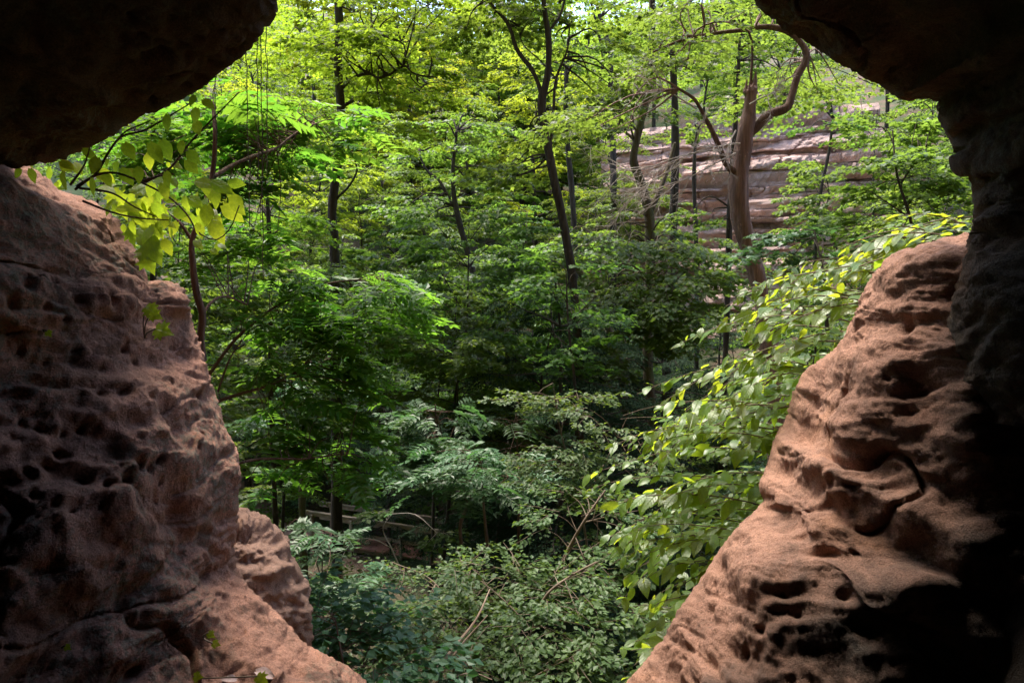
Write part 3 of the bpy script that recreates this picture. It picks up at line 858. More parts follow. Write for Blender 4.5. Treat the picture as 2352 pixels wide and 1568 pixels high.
hero('maple_tree', 'tall dark forked maple trunk in the middle splitting into two limbs', 17,
     [(1300, 545), (1275, 421), (1260, 348), (1247, 275), (1245, 227), (1256, 183), (1260, 92), (1250, 18), (1244, -60), (1240, -240)], [20, 19, 18, 18, 21, 15, 13, 11, 9, 5],
     [([(1244, 226), (1224, 165), (1187, 114), (1169, 59), (1117, -4), (1080, -90)], (12, 6), 0.5),
      ([(1262, 76), (1286, 37), (1297, 0), (1310, -70)], (7, 4), 0.4),
      ([(1264, 340), (1271, 256), (1277, 183), (1304, 110), (1308, 60)], (8, 4), 0.8),
      ([(1277, 200), (1250, 150), (1200, 100), (1190, 60)], (5, 2), 1.2)],
     [(1120, 40, 110, 60, 18, 22), (1330, 50, 120, 70, 18, 22), (1200, -110, 260, 80, 17, 44), (1380, 190, 60, 50, 18, 10), (1200, 300, 60, 40, 18, 8), (1190, 400, 70, 35, 17.5, 12)], seed=5)
hero('maple_tree', 'crooked mossy maple trunk behind the bleached twigs', 20,
     [(1500, 980), (1490, 880), (1488, 760), (1491, 640), (1495, 574), (1487, 476), (1473, 421), (1455, 366), (1462, 322), (1473, 275), (1487, 220), (1495, 147), (1498, 0), (1500, -150)],
     [24, 24, 23, 22, 22, 24, 20, 18, 18, 18, 17, 16, 14, 9],
     [([(1498, 478), (1517, 432), (1531, 396), (1550, 330)], (13, 8), 0.5), ([(1458, 330), (1420, 290), (1400, 240)], (8, 4), .6)],
     [(1420, 560, 130, 50, 18.5, 22), (1570, 580, 110, 50, 18.5, 18), (1420, 680, 110, 60, 18, 24), (1600, 660, 90, 50, 17.5, 18), (1480, 760, 110, 60, 17.5, 20), (1580, 720, 90, 60, 17, 14),
      (1400, 830, 60, 60, 18, 10), (1500, 60, 110, 90, 20, 20), (1450, 250, 90, 60, 19, 12)], bark='bark_m', leaf='pale', seed=7, size=0.14)
hero('maple_tree', 'straight dark maple trunk in front of the pale cliff', 24, [(1545, 520), (1550, 403), (1550, 256), (1546, 147), (1540, -30)], [19, 18, 16, 14, 9], (),
     [(1600, 60, 110, 60, 24, 20), (1540, 160, 80, 50, 24, 10)], seed=9)
hero('maple_tree', 'thin dark trunk just left of the broken snag', 22, [(1672, 640), (1675, 531), (1679, 421), (1686, 330), (1693, 220), (1700, 60)], [13, 13, 12, 11, 10, 6], (),
     [(1660, 40, 120, 60, 22, 22), (1740, 140, 80, 50, 22, 12), (1640, 500, 60, 30, 22, 8)], seed=11, leaf='pale')
hero('young_tree', 'short thin trunk between the cliff and the dead twigs', 26, [(1598, 520), (1594, 385), (1600, 300)], [10, 9, 4], (), [(1600, 290, 50, 30, 26, 8)], seed=13)
hero('young_tree', 'slim sapling standing in front of the layered cliff face', 34, [(1876, 520), (1880, 469), (1891, 410), (1902, 359), (1909, 310), (1912, 270)], [8, 8, 7, 7, 5, 3], (),
     [(1905, 300, 55, 22, 34, 10), (1870, 250, 50, 30, 34, 8)], seed=15)
hero('maple_tree', 'dark leaning maple trunk with a left fork in the middle distance', 27, [(1092, 680), (1085, 620), (1073, 574), (1055, 513), (1044, 458), (1040, 400), (1050, 300)], [15, 14, 14, 13, 11, 9, 5],
     [([(1040, 470), (1004, 410), (985, 396), (960, 350)], (9, 4), .5)],
     [(980, 330, 110, 60, 27, 22), (1090, 420, 80, 40, 27, 14), (960, 480, 80, 40, 26, 14), (1100, 300, 90, 50, 28, 14)], seed=17, size=.15)
hero('maple_tree', 'pair-like upper trunk with crooked limbs high on the far slope', 38, [(1404, 240), (1403, 220), (1399, 110), (1377, 37), (1360, -40)], [14, 13, 12, 9, 6],
     [([(1385, 235), (1385, 128), (1374, 73), (1355, 0)], (9, 4), 0), ([(1400, 130), (1350, 110), (1330, 100)], (6, 3), 0)],
     [(1400, 30, 90, 50, 38, 14), (1330, 120, 60, 30, 38, 8)], seed=19, size=.18)
hero('maple_tree', 'dark far trunk just behind the forked maple', 30, [(1310, 400), (1304, 340), (1300, 220), (1305, 90)], [13, 12, 11, 7], (), [(1330, 260, 70, 50, 30, 12), (1290, 170, 60, 40, 30, 8)], seed=21, size=.16)
hero('maple_tree', 'thin broken-looking trunk behind the fresh green sprays at left', 16, [(625, 980), (621, 858), (621, 781), (619, 640), (619, 553), (612, 420)], [11, 11, 11, 11, 12, 6], (),
     [(620, 500, 80, 40, 16.5, 14), (560, 560, 70, 40, 16, 10)], seed=23, leaf='green', size=.12)
hero('maple_tree', 'dark trunk half hidden under the left overhang', 12, [(352, 560), (352, 385), (355, 256), (352, 120)], [15, 15, 15, 12], (), [(340, 320, 100, 60, 12.5, 14), (430, 240, 80, 50, 13, 12)], seed=25, leaf='green', size=.11)
hero('maple_tree', 'grey lower trunk beside the boardwalk behind green sprays', 22, [(700, 1060), (704, 1030), (729, 900), (740, 800)], [17, 16, 14, 8], (), [(740, 860, 80, 60, 22, 14), (650, 960, 60, 40, 22, 10)], seed=27, bark='bark_m', leaf='teal')
hero('leaning_tree', 'mossy trunk leaning to the right beneath pale maple leaves', 21, [(1400, 760), (1370, 690), (1340, 635), (1305, 590), (1285, 540)], [16, 15, 15, 13, 9], (), [(1330, 560, 60, 30, 20.5, 10)], seed=29, bark='bark_m', leaf='pale')

# the broken snag
e, snag_nodes = hero('broken_snag', 'thick reddish broken-topped trunk with one long curving dark limb', 14,
     [(1764, 780), (1750, 690), (1738, 630), (1722, 570), (1701, 500), (1694, 430), (1707, 345), (1719, 270), (1725, 205)], [40, 35, 37, 41, 43, 39, 36, 31, 24],
     [([(1735, 296), (1766, 264), (1810, 245), (1818, 220), (1832, 176), (1852, 124), (1840, 99), (1803, 70), (1752, 62), (1715, 68), (1642, 77), (1569, 92), (1500, 120)], (22, 5), 0.4),
      ([(1702, 414), (1671, 381), (1649, 330), (1616, 264), (1594, 227), (1560, 205)], (17, 6), -0.6),
      ([(1715, 68), (1660, 50), (1600, 70), (1575, 160)], (6, 3), -.6)],
     [(1650, 30, 160, 55, 14.5, 30), (1560, 130, 80, 60, 14, 14), (1840, 200, 90, 60, 15, 16), (1400, 270, 80, 30, 13.5, 10), (1900, 200, 60, 50, 15.5, 8)], bark='bark_s', leaf='pale', seed=31, size=.10, n=60)
# splintered top
bs = Buf()
for k in range(9):
    a = k * 0.7
    p = at(1723, 212, 14) + np.array([0.09 * math.cos(a), 0.09 * math.sin(a), 0])
    tube(bs, np.array([p, p + [0, 0, .06 + .02 * (k % 3)], p + [0.01, 0, .09 + .05 * ((k * 7) % 4)]]), [0.045, 0.03, 0.006], 5)
for (ox, oy, hh, rr) in ((0.07, -0.02, 0.42, 0.07), (0.02, 0.05, 0.30, 0.06), (-0.06, -0.03, 0.16, 0.06), (0.10, 0.03, 0.22, 0.05)):
    p = at(1723, 216, 14) + np.array([ox, oy, 0])
    tube(bs, np.array([p, p + [0, 0, hh * .4], p + [0.012, 0, hh * .75], p + [0.02, 0, hh]]), [rr, rr * .8, rr * .4, 0.006], 6, rough=.2)
put('splinters', bs.mesh('splinters', M['bark_s'], origin=e.location), e)
# bleached dead bough on the snag
def dead_bough(p0, d0, ln, rng, buf, depth=0, r=0.016):
    P = bend(p0, d0, ln, rng, -0.03, 0.13, 7)
    tube(buf, P, np.linspace(r, r * 0.35, 7), 5)
    if depth < 3:
        for k in range(6 if depth < 2 else 4):
            u = rng.uniform(0.2, 0.98)
            c = catmull(P, 20)[int(u * 19)]
            t = nrm(P[-1] - P[0])
            v = nrm(t + rng.normal(0, 0.55, 3))
            dead_bough(c, v, ln * rng.uniform(0.35, 0.62), rng, buf, depth + 1, r * 0.6)
rngd = np.random.default_rng(44)
for (a, b, c, d, ln) in ((1690, 352, 1500, 420, 1.9), (1640, 345, 1380, 380, 1.9), (1560, 380, 1340, 470, 1.7), (1700, 330, 1560, 330, 1.0), (1722, 240, 1800, 200, .9), (1600, 250, 1440, 170, 1.5), (1690, 300, 1640, 400, .8)):
    p = at(a, b, 13.7); q = at(c, d, 13.2)
    bd = Buf(); dead_bough(p, q - p, ln, rngd, bd)
    put('dead_branch', bd.mesh('dead_branch', M['dead'], origin=e.location), e)

# ------------------------------------------------------------------ far layered cliff
def cliff():
    root = empty('cliff', (14, 42, 8))
    root['kind'] = 'structure'; root['label'] = 'pale pink layered sandstone cliff across the ravine at right'
    rng = np.random.default_rng(3)
    z = 6.0; k = 0
    while z < 19.5:
        th = [0.5, 0.2, 0.34, 0.12, 0.6, 0.18, 0.10, 0.42, 0.16, 0.8, 0.14][k % 11] * rng.uniform(0.85, 1.15)
        nx, nz = 170, 5
        X = np.linspace(6.0, 21, nx)[:, None] * np.ones(nz + 3)
        q = np.linspace(0, 1, nz)
        Zr = np.concatenate([[0.0], q, [1.0, 1.0]])
        back = np.concatenate([[0.9], 0.07 * (2 * q - 1) ** 4 * th, [0.5, 2.5]])
        off = rng.uniform(-0.30, 0.25) + 0.55 * (z - 6)
        P = np.stack([X, np.zeros_like(X), z + Zr[None] * th * np.ones_like(X)], -1)
        pp = P.reshape(-1, 3)
        Y = 39.0 + off + back[None] + (0.9 * fbm(pp * np.array([.22, 1, .5]) + k * 0.37, 3) + 0.15 * fbm(pp * np.array([2.4, 1, 2.6]) + 5, 4) + 0.25 * sstep(0.04, 0.0, np.abs(perlin(pp * np.array([0.55, 0, 0.22]) + 2.2)))).reshape(X.shape) - 0.45 * (X - 14) + 0.02 * (X - 18) ** 2 * 0.3
        P[..., 1] = Y
        P[..., 2] += 0.10 * (fbm(np.stack([pp[:, 0] * .5, pp[:, 0] * 0 + k, pp[:, 2] * 0], 1), 2).reshape(X.shape)) + 0.02 * (X - 14)
        n, m = P.shape[:2]
        i = np.arange(n - 1)[:, None] * m; j = np.arange(m - 1)[None]
        F = np.stack([i + j, i + m + j, i + m + j + 1, i + j + 1], -1).reshape(-1, 4)
        put('rock_layer', mesh_from('rock_layer', P.reshape(-1, 3) - np.array([14, 42, 8]), F, M['cliff'], False), root)
        z += th * 0.985; k += 1
cliff()

# ------------------------------------------------------------------ woods
VAR = {}
VAR['maple_a'] = tree_meshes('maple_a', 101, H=15, base=0.12, rad=4.6, limbs=28, per=10, n=90, size=0.17, leaf='maple')
VAR['maple_b'] = tree_meshes('maple_b', 102, H=13, base=0.10, rad=4.2, limbs=28, per=10, n=90, size=0.17, leaf='pale')
VAR['maple_y'] = tree_meshes('maple_y', 103, H=16, base=0.14, rad=4.8, limbs=28, per=10, n=90, size=0.18, leaf='yellow')
VAR['under_a'] = tree_meshes('under_a', 104, H=7, base=0.10, rad=2.9, limbs=20, per=7, n=80, size=0.11, leaf='maple', r0=0.06, slen=(.6, 1.2))
VAR['under_b'] = tree_meshes('under_b', 105, H=6, base=0.08, rad=2.8, limbs=20, per=7, n=80, size=0.11, leaf='teal', r0=0.05, slen=(.6, 1.2))
VAR['under_c'] = tree_meshes('under_c', 108, H=8, base=0.12, rad=2.8, limbs=22, per=7, n=80, size=0.12, tpl='maple', leaf='pale', r0=0.07, slen=(.6, 1.2))
VAR['hemlock'] = tree_meshes('hemlock', 106, H=13, base=0.06, rad=3.6, limbs=64, per=10, n=140, size=0.095, tpl='needle', leaf='dark', r0=0.15, el=(-8, 18), droop=0.34, tilt=0.3, slen=(0.6, 1.1), top_round=0.9)

USED = {}
ORD = ('', ', second one', ', third one', ', fourth one')
def wood(name, var, px, py, Y, sc, label, group, rng, cat='tree'):
    k = USED.get(label, 0); USED[label] = k + 1
    label = label + ORD[min(k, 3)]
    p = at(px, py, Y)
    z = float(ground_z(np.array([p[0]]), np.array([p[1]]))[0])
    return plant_tree(name, VAR[var], (p[0], p[1], z - 0.1), rng.uniform(0, 6.28), sc * rng.uniform(0.92, 1.08), label, cat, group)

rw = np.random.default_rng(77)
for i, (px, Y, v, sc) in enumerate([(560, 30, 'maple_a', .95), (690, 34, 'maple_y', 1), (850, 32, 'maple_b', .95), (930, 40, 'maple_a', 1), (1030, 36, 'maple_b', .9), (1120, 42, 'maple_a', 1.0),
                                    (1180, 34, 'maple_a', .8), (1230, 46, 'maple_y', 1), (1330, 40, 'maple_b', .9), (1430, 44, 'maple_a', .95), (480, 38, 'maple_y', 1), (380, 30, 'maple_a', 1), (260, 34, 'maple_b', 1),
                                    (2080, 34, 'maple_a', .9), (2220, 40, 'maple_b', 1), (760, 46, 'maple_y', 1.05), (620, 48, 'maple_y', 1.1), (1000, 52, 'maple_y', 1.05), (900, 56, 'maple_y', 1.1), (1120, 56, 'maple_b', 1.1),
                                    (1400, 54, 'maple_b', 1.0), (1600, 56, 'maple_a', 1.0), (1800, 56, 'maple_b', 1.1), (2000, 47, 'maple_a', 1.2), (2150, 50, 'maple_a', 1.2), (830, 62, 'maple_y', 1.2), (1080, 64, 'maple_y', 1.2), (1250, 62, 'maple_b', 1.2), (700, 64, 'maple_y', 1.2), (1700, 62, 'maple_y', 1.2), (1290, 58, 'maple_a', 1.5), (1210, 60, 'maple_y', 1.5), (920, 66, 'maple_a', 1.5), (1000, 60, 'maple_y', 1.4)]):
    look = {'maple_a': 'mid green', 'maple_b': 'pale green', 'maple_y': 'yellow green'}[v]
    where = 'high on the left of the far slope' if px < 620 else 'behind the slender left trunk on the far slope' if px < 960 else 'behind the dark leaning trunk on the far slope' if px < 1210 else 'behind the forked maple on the far slope' if px < 1480 else 'above the pale cliff' if px < 1960 else 'behind the right arch'
    row = 'nearer' if Y < 41 else 'farther' if Y < 55 else 'topmost'
    wood('forest_tree', v, px, 700, Y, sc, '%s maple %s, %s row' % (look, where, row), 'maples on the far slope', rw)
VAR['under_h'] = tree_meshes('under_h', 109, H=12.5, base=0.70, rad=2.8, limbs=22, per=8, n=80, size=0.115, tpl='maple', leaf='maple', r0=0.07, slen=(.6, 1.2))
for i, (px, Y, v, sc) in enumerate([(1000, 29, 'under_a', .9), (900, 29, 'under_c', 1),
                                    (1260, 32, 'under_a', 1.2), (1560, 24, 'under_a', 1.0), (1640, 20, 'under_c', 1), (1750, 22, 'under_b', 1.0), (1850, 25, 'under_a', 1.2),
                                    (1980, 28, 'under_b', 1.2), (2080, 22, 'under_b', 1.2), (2180, 18, 'under_c', 1.1), (1480, 27, 'under_b', 1.1), (760, 29, 'under_a', 1.2), (930, 33, 'under_a', 1.2), (1070, 33, 'under_c', 1.1), (640, 31, 'under_b', 1.2),
                                    (420, 22, 'under_c', 1.1), (1700, 30, 'under_a', 1.3), (1980, 20, 'under_c', 1.2), (1880, 18, 'under_b', 1.2), (2050, 30, 'under_a', 1.6), (2180, 28, 'under_c', 1.6), (2030, 25, 'under_c', 1.75), (2120, 21, 'under_a', 1.7), (1930, 31, 'under_b', 1.5), (1990, 38, 'under_a', 1.9), (1880, 27, 'under_c', 1.05), (1800, 33, 'under_a', 1.1), (1960, 33, 'under_c', 1.7), (1780, 17, 'under_b', 1.1), (1560, 17, 'under_b', .8),
                                    (620, 17, 'under_h', 1), (1000, 17.5, 'under_h', 1.0), (1085, 17, 'under_h', .95), (1130, 20, 'under_h', .9), (980, 20, 'under_h', 1), (210, 14, 'under_a', 1.6), (110, 13, 'under_c', 1.5), (20, 12, 'under_a', 1.5), (420, 15, 'under_h', 1.0), 
                                    (1620, 14, 'under_b', .9), (1740, 13, 'under_b', .8), (1400, 34, 'under_a', 1.4), (1500, 36, 'under_c', 1.5), (850, 38, 'under_c', 1.5), (1150, 38, 'under_c', 1.5)]):
    look = {'under_a': 'small mid green', 'under_b': 'small bluish green', 'under_c': 'small pale green', 'under_h': 'slim high-crowned'}[v]
    where = 'behind the left sapling' if px < 700 else 'behind the footbridge' if px < 960 else 'left of the dark hollow' if px < 1130 else 'above the dark hollow' if px < 1420 else 'around the mossy trunk' if px < 1600 else 'around the foot of the snag' if px < 1790 else 'below the pale cliff' if px < 1960 else 'below the right arch'
    row = 'nearest row' if Y < 19 else 'middle row' if Y < 27 else 'back row'
    wood('understory_tree', v, px, 900, Y, sc, '%s understory maple %s, %s' % (look, where, row), 'understory maples in the ravine', rw)
wood('hemlock_tree', 'hemlock', 1290, 800, 22, 0.85, 'dark drooping hemlock in the black hollow left of the mossy trunk', None, rw)
wood('hemlock_tree', 'hemlock', 1200, 800, 25, 0.85, 'dark hemlock deepest in the shaded hollow at the centre', None, rw)
wood('hemlock_tree', 'hemlock', 1225, 800, 17, 0.74, 'dark hemlock in front of the hollow left of the forked maple', None, rw)
wood('hemlock_tree', 'hemlock', 1085, 800, 25, 0.78, 'dark hemlock behind the bluish feathered saplings', None, rw)
wood('hemlock_tree', 'hemlock', 1400, 800, 18, 0.72, 'dark hemlock low between the forked maple and the mossy trunk', None, rw)
wood('hemlock_tree', 'hemlock', 1306, 800, 15.3, 0.9, 'nearest dark hemlock hiding the foot of the forked maple', None, rw)
wood('hemlock_tree', 'hemlock', 1150, 800, 23, 0.85, 'dark hemlock at the left edge of the black hollow', None, rw)
wood('hemlock_tree', 'hemlock', 1520, 800, 23, 0.8, 'dark hemlock behind the mossy trunk on its right side', None, rw)
wood('hemlock_tree', 'hemlock', 1640, 800, 25, 0.8, 'dark hemlock behind the foot of the snag', None, rw)
wood('hemlock_tree', 'hemlock', 890, 900, 26, 0.62, 'low dark hemlock behind the boardwalk', None, rw)
wood('hemlock_tree', 'hemlock', 1400, 800, 25, 0.85, 'dark hemlock standing behind the crooked mossy maple', None, rw)
# unseen tall trees, added so their crowns shade the cave mouth
plant_tree('added_shade_tree', VAR['maple_a'], (-9.0, 9.0, 3.5), 0.4, 1.25, 'unseen tall maple added outside the left wall to shade the cave mouth', group='maples added for shade at the cave mouth')
plant_tree('added_shade_tree', VAR['maple_b'], (-12.5, 14.0, 4.0), 1.9, 1.35, 'second unseen tall maple added farther out beyond the left wall for shade', group='maples added for shade at the cave mouth')

def far_wood():
    rng = np.random.default_rng(9)
    lb, tb = Buf(), Buf()
    for i in range(100):
        y = rng.uniform(56, 120); x = rng.uniform(-0.75, 0.75) * y
        z = float(ground_z(np.array([x]), np.array([y]))[0])
        H = rng.uniform(11, 17); r = rng.uniform(3.2, 5)
        tube(tb, np.array([[x, y, z - .3], [x + rng.normal(0, .3), y, z + H * .5], [x + rng.normal(0, .6), y, z + H * .9]]), [0.22, 0.16, 0.05], 5)
        S = 84
        v = nrm(rng.normal(size=(S, 3))) * rng.random((S, 1)) ** 0.4
        O = np.array([x, y, z + H * 0.58]) + v * np.array([r, r, H * 0.42])
        D = v.copy(); D[:, 2] = rng.normal(0, .1, S)
        sprays(lb, None, O, D, rng.uniform(1.2, 2.2, S), 26, 0.34, 'rhomb', rng, width=0.5)
    w = put('woodland', lb.mesh('woodland', M['yellow'], False))
    tag(w, 'sunlit crowns of the distant wood on the upper slope', 'woodland', kind='stuff')
    t = put('trunks', tb.mesh('trunks', M['bark']), w); t['kind'] = 'stuff'
far_wood()

def ground_cover():
    rng = np.random.default_rng(12)
    lb = Buf()
    n = 60000
    y = 5.2 + 30 * rng.random(n) ** 1.3; x = rng.uniform(-0.95, 0.80, n) * y
    z = ground_z(x, y)
    k = fbm(np.stack([x * .5, y * .5, z * 0], 1), 2) > -0.30
    x, y, z = x[k], y[k], z[k]; n = len(x)
    pos = np.stack([x, y, z + rng.uniform(0.03, 0.35, n)], 1)
    d = rng.normal(0, 1, (n, 3)); d[:, 2] = rng.normal(-.1, .25, n)
    up = nrm(np.array([0, 0, 1.0]) + rng.normal(0, .35, (n, 3)))
    leaves(lb, pos, d, up, rng.uniform(0.07, 0.15, n), 'ovate', rng)
    tag(put('ground_cover', lb.mesh('ground_cover', M['cover'], False)), 'low green leafy ground cover on the ravine floor', 'ground cover', kind='stuff')
ground_cover()

# ------------------------------------------------------------------ boardwalk
def box(buf, c, ax, half):
    c = np.asarray(c, float)
    V = np.array([c + sx * half[0] * ax[0] + sy * half[1] * ax[1] + sz * half[2] * ax[2] for sx in (-1, 1) for sy in (-1, 1) for sz in (-1, 1)])
    buf.add(V, [[0, 1, 3, 2], [4, 6, 7, 5], [0, 4, 5, 1], [2, 3, 7, 6], [0, 2, 6, 4], [1, 5, 7, 3]])

def boardwalk():
    rt = 1.58
    a = at_z(893, 1201, rt); b = at_z(1022, 1220, rt)
    d = nrm(b - a); d[2] = 0; d = nrm(d)
    n = np.array([-d[1], d[0], 0.0])
    f0 = at_z(973, 1187, rt)
    w = float((f0 - a) @ n)
    U = np.array([0, 0, 1.0])
    ax = (d, n, U)
    o = a.copy(); o[2] = 0
    base = o + n * w / 2
    e = empty('boardwalk', tuple(base), 'timber footbridge with red deck boards and post rails on the ravine floor', 'footbridge')
    rng = np.random.default_rng(2)
    s0, s1 = -3.6, 3.4
    k = 0; s_ = s0
    while s_ < s1:
        bf = Buf(); box(bf, o + d * s_ + n * w / 2 + U * (0.48 + rng.normal(0, .002)), ax, (0.068, w / 2 + 0.06, 0.02))
        put('board', bf.mesh('board', M['deck'], False, origin=base), e)
        s_ += 0.146
    for q in (0.12, w - 0.12):
        bf = Buf(); box(bf, o + d * (s0 + s1) / 2 + n * q + U * 0.36, ax, ((s1 - s0) / 2, 0.04, 0.095))
        put('beam', bf.mesh('beam', M['wood'], False, origin=base), e)
    for q in (-0.03, w + 0.03):
        for sp_ in (-3.3, -1.55, 0.52, 2.35):
            bf = Buf(); box(bf, o + d * sp_ + n * (q - (0.05 if q < 0.5 else -0.05)) + U * 0.70, ax, (0.05, 0.05, 0.80))
            put('post', bf.mesh('post', M['wood'], False, origin=base), e)
        for zz, hh, dep in ((rt - 0.07, 0.07, 0.022), (0.98, 0.06, 0.022)):
            bf = Buf(); box(bf, o + d * (s0 + s1) / 2 + n * (q + (0.025 if q < 0.5 else -0.025)) + U * zz, ax, ((s1 - s0) / 2 + 0.2, dep, hh))
            ro = put('rail', bf.mesh('rail', M['wood'], False, origin=base), e)
            if hh == 0.07: top_rail = ro
        bf = Buf(); box(bf, o + d * (s0 + s1) / 2 + n * q + U * (rt + 0.022), ax, ((s1 - s0) / 2 + 0.2, 0.07, 0.019))
        put('rail_cap', bf.mesh('rail_cap', M['wood'], False, origin=base), top_rail)
    # trail leading away from the far end
    P = [o + d * s0 + n * w / 2, o + d * (s0 - 2.2) + n * (w / 2 + .3), o + d * (s0 - 5) + n * 2.2, o + d * (s0 - 9) + n * 3.0, o + d * (s0 - 16) + n * 2.0]
    C = catmull(np.array(P), 40); T = nrm(np.gradient(C, axis=0)); Nn = np.stack([-T[:, 1], T[:, 0], 0 * T[:, 0]], 1)
    rows = []
    for q in np.linspace(-0.95, 0.95, 9):
        R = C + Nn * q
        R[:, 2] = np.maximum(ground_z(C[:, 0], C[:, 1]), 0.2) + 0.25 + 0.05 * fbm(R * 1.5, 2) - 0.16 * abs(q) ** 3
        rows.append(R)
    V = np.stack(rows, 1); nn, m = V.shape[:2]
    i = np.arange(nn - 1)[:, None] * m; j = np.arange(m - 1)[None]
    F = np.stack([i + j, i + m + j, i + m + j + 1, i + j + 1], -1).reshape(-1, 4)
    tag(put('trail', mesh_from('trail', V.reshape(-1, 3), F, M['path'])), 'pinkish dirt trail leading to the footbridge', kind='structure')
boardwalk()

# ------------------------------------------------------------------ near plants
def leaf_mesh(name, mat, seed, width=0.72, drop=0.25, fold=0.18, heart=0.10, nst=7):
    """one broad pointed leaf, unit length, base at the origin, pointing along +Y"""
    rng = np.random.default_rng(seed)
    t = np.linspace(0, 1, nst)
    wv = width * 0.5 * np.sin(np.pi * np.clip(t, 0, 1) ** 0.72) ** 0.85 * (1 - 0.25 * t)
    wv[0] = width * 0.12; wv[-1] = 0.0
    tw = rng.normal(0, 0.25); ph = rng.uniform(0, 6)
    V = []
    for i, tt in enumerate(t):
        zc = -drop * tt ** 2
        for q in (-1, -0.55, 0, 0.55, 1):
            x = q * wv[i]
            y = tt - (heart if i == 0 else 0) * abs(q)
            z = zc + fold * abs(x) - 0.35 * x * x / width + tw * x * tt + 0.025 * math.sin(7 * tt + ph) * abs(q)
            V.append((x, y, z))
    F = [(i * 5 + j, i * 5 + j + 1, i * 5 + j + 6, i * 5 + j + 5) for i in range(nst - 1) for j in range(4)]
    return mesh_from(name, np.array(V), np.array(F), mat, True, np.full(len(V), rng.uniform(0.2, 0.8)))

def lobed_mesh(name, mat, seed):
    rng = np.random.default_rng(seed)
    out = [(0, 0), (.16, -.06), (.36, .02), (.30, .16), (.58, .26), (.40, .34), (.50, .58), (.26, .50), (.20, .66), (.12, .74), (0, 1.0)]
    out = out + [(-x, y) for x, y in out[-2:0:-1]]
    V = [(0, .38, 0.05)] + [(x, y, 0.10 * abs(x) - 0.22 * (y - .2) ** 2 + rng.normal(0, .02)) for x, y in out]
    n = len(out)
    F = [(0, 1 + i, 1 + (i + 1) % n) for i in range(n)]
    return mesh_from(name, np.array(V), np.array(F), mat, True, np.full(len(V), rng.uniform(0.3, 0.8)))

def frame(d, up):
    d = nrm(np.asarray(d, float)); x = nrm(np.cross(d, up)); z = np.cross(x, d)
    return Matrix(((x[0], d[0], z[0]), (x[1], d[1], z[1]), (x[2], d[2], z[2]))).to_euler()

def place_leaf(me, p, d, up, size, parent, name='leaf'):
    o = put(name, me, parent)
    o.location = Vector(p) - parent.location
    o.rotation_euler = frame(d, up)
    o.scale = (size, size, size)
    return o

def bake_leaf(buf, me_arr, p, d, up, size, t):
    V, F = me_arr
    d = nrm(np.asarray(d, float)); x = nrm(np.cross(d, up)); z = np.cross(x, d)
    buf.add(p + size * (V[:, :1] * x + V[:, 1:2] * d + V[:, 2:] * z), F, t)

def arr(me):
    V = np.array([v.co[:] for v in me.vertices]); F = np.array([p.vertices[:] for p in me.polygons])
    return V, F

# --- the broad-leaved vine over the right wall
VL = [leaf_mesh('vine_leaf_%d' % k, M['vine'], 300 + k, 0.50 + 0.07 * (k % 3), 0.12 + 0.07 * (k % 4), 0.12 + 0.08 * (k % 3)) for k in range(7)]
VLA = [arr(m) for m in VL]
LB = np.array([(440, 2190), (455, 2190), (490, 1975), (520, 2060), (545, 2040), (575, 1885), (640, 1770), (680, 1690), (760, 1600), (860, 1500), (890, 1480), (950, 1520), (1010, 1400), (1050, 1385), (1120, 1290), (1145, 1300), (1170, 1420), (1250, 1400), (1310, 1460), (1400, 1430), (1470, 1390), (1568, 1400)], float)

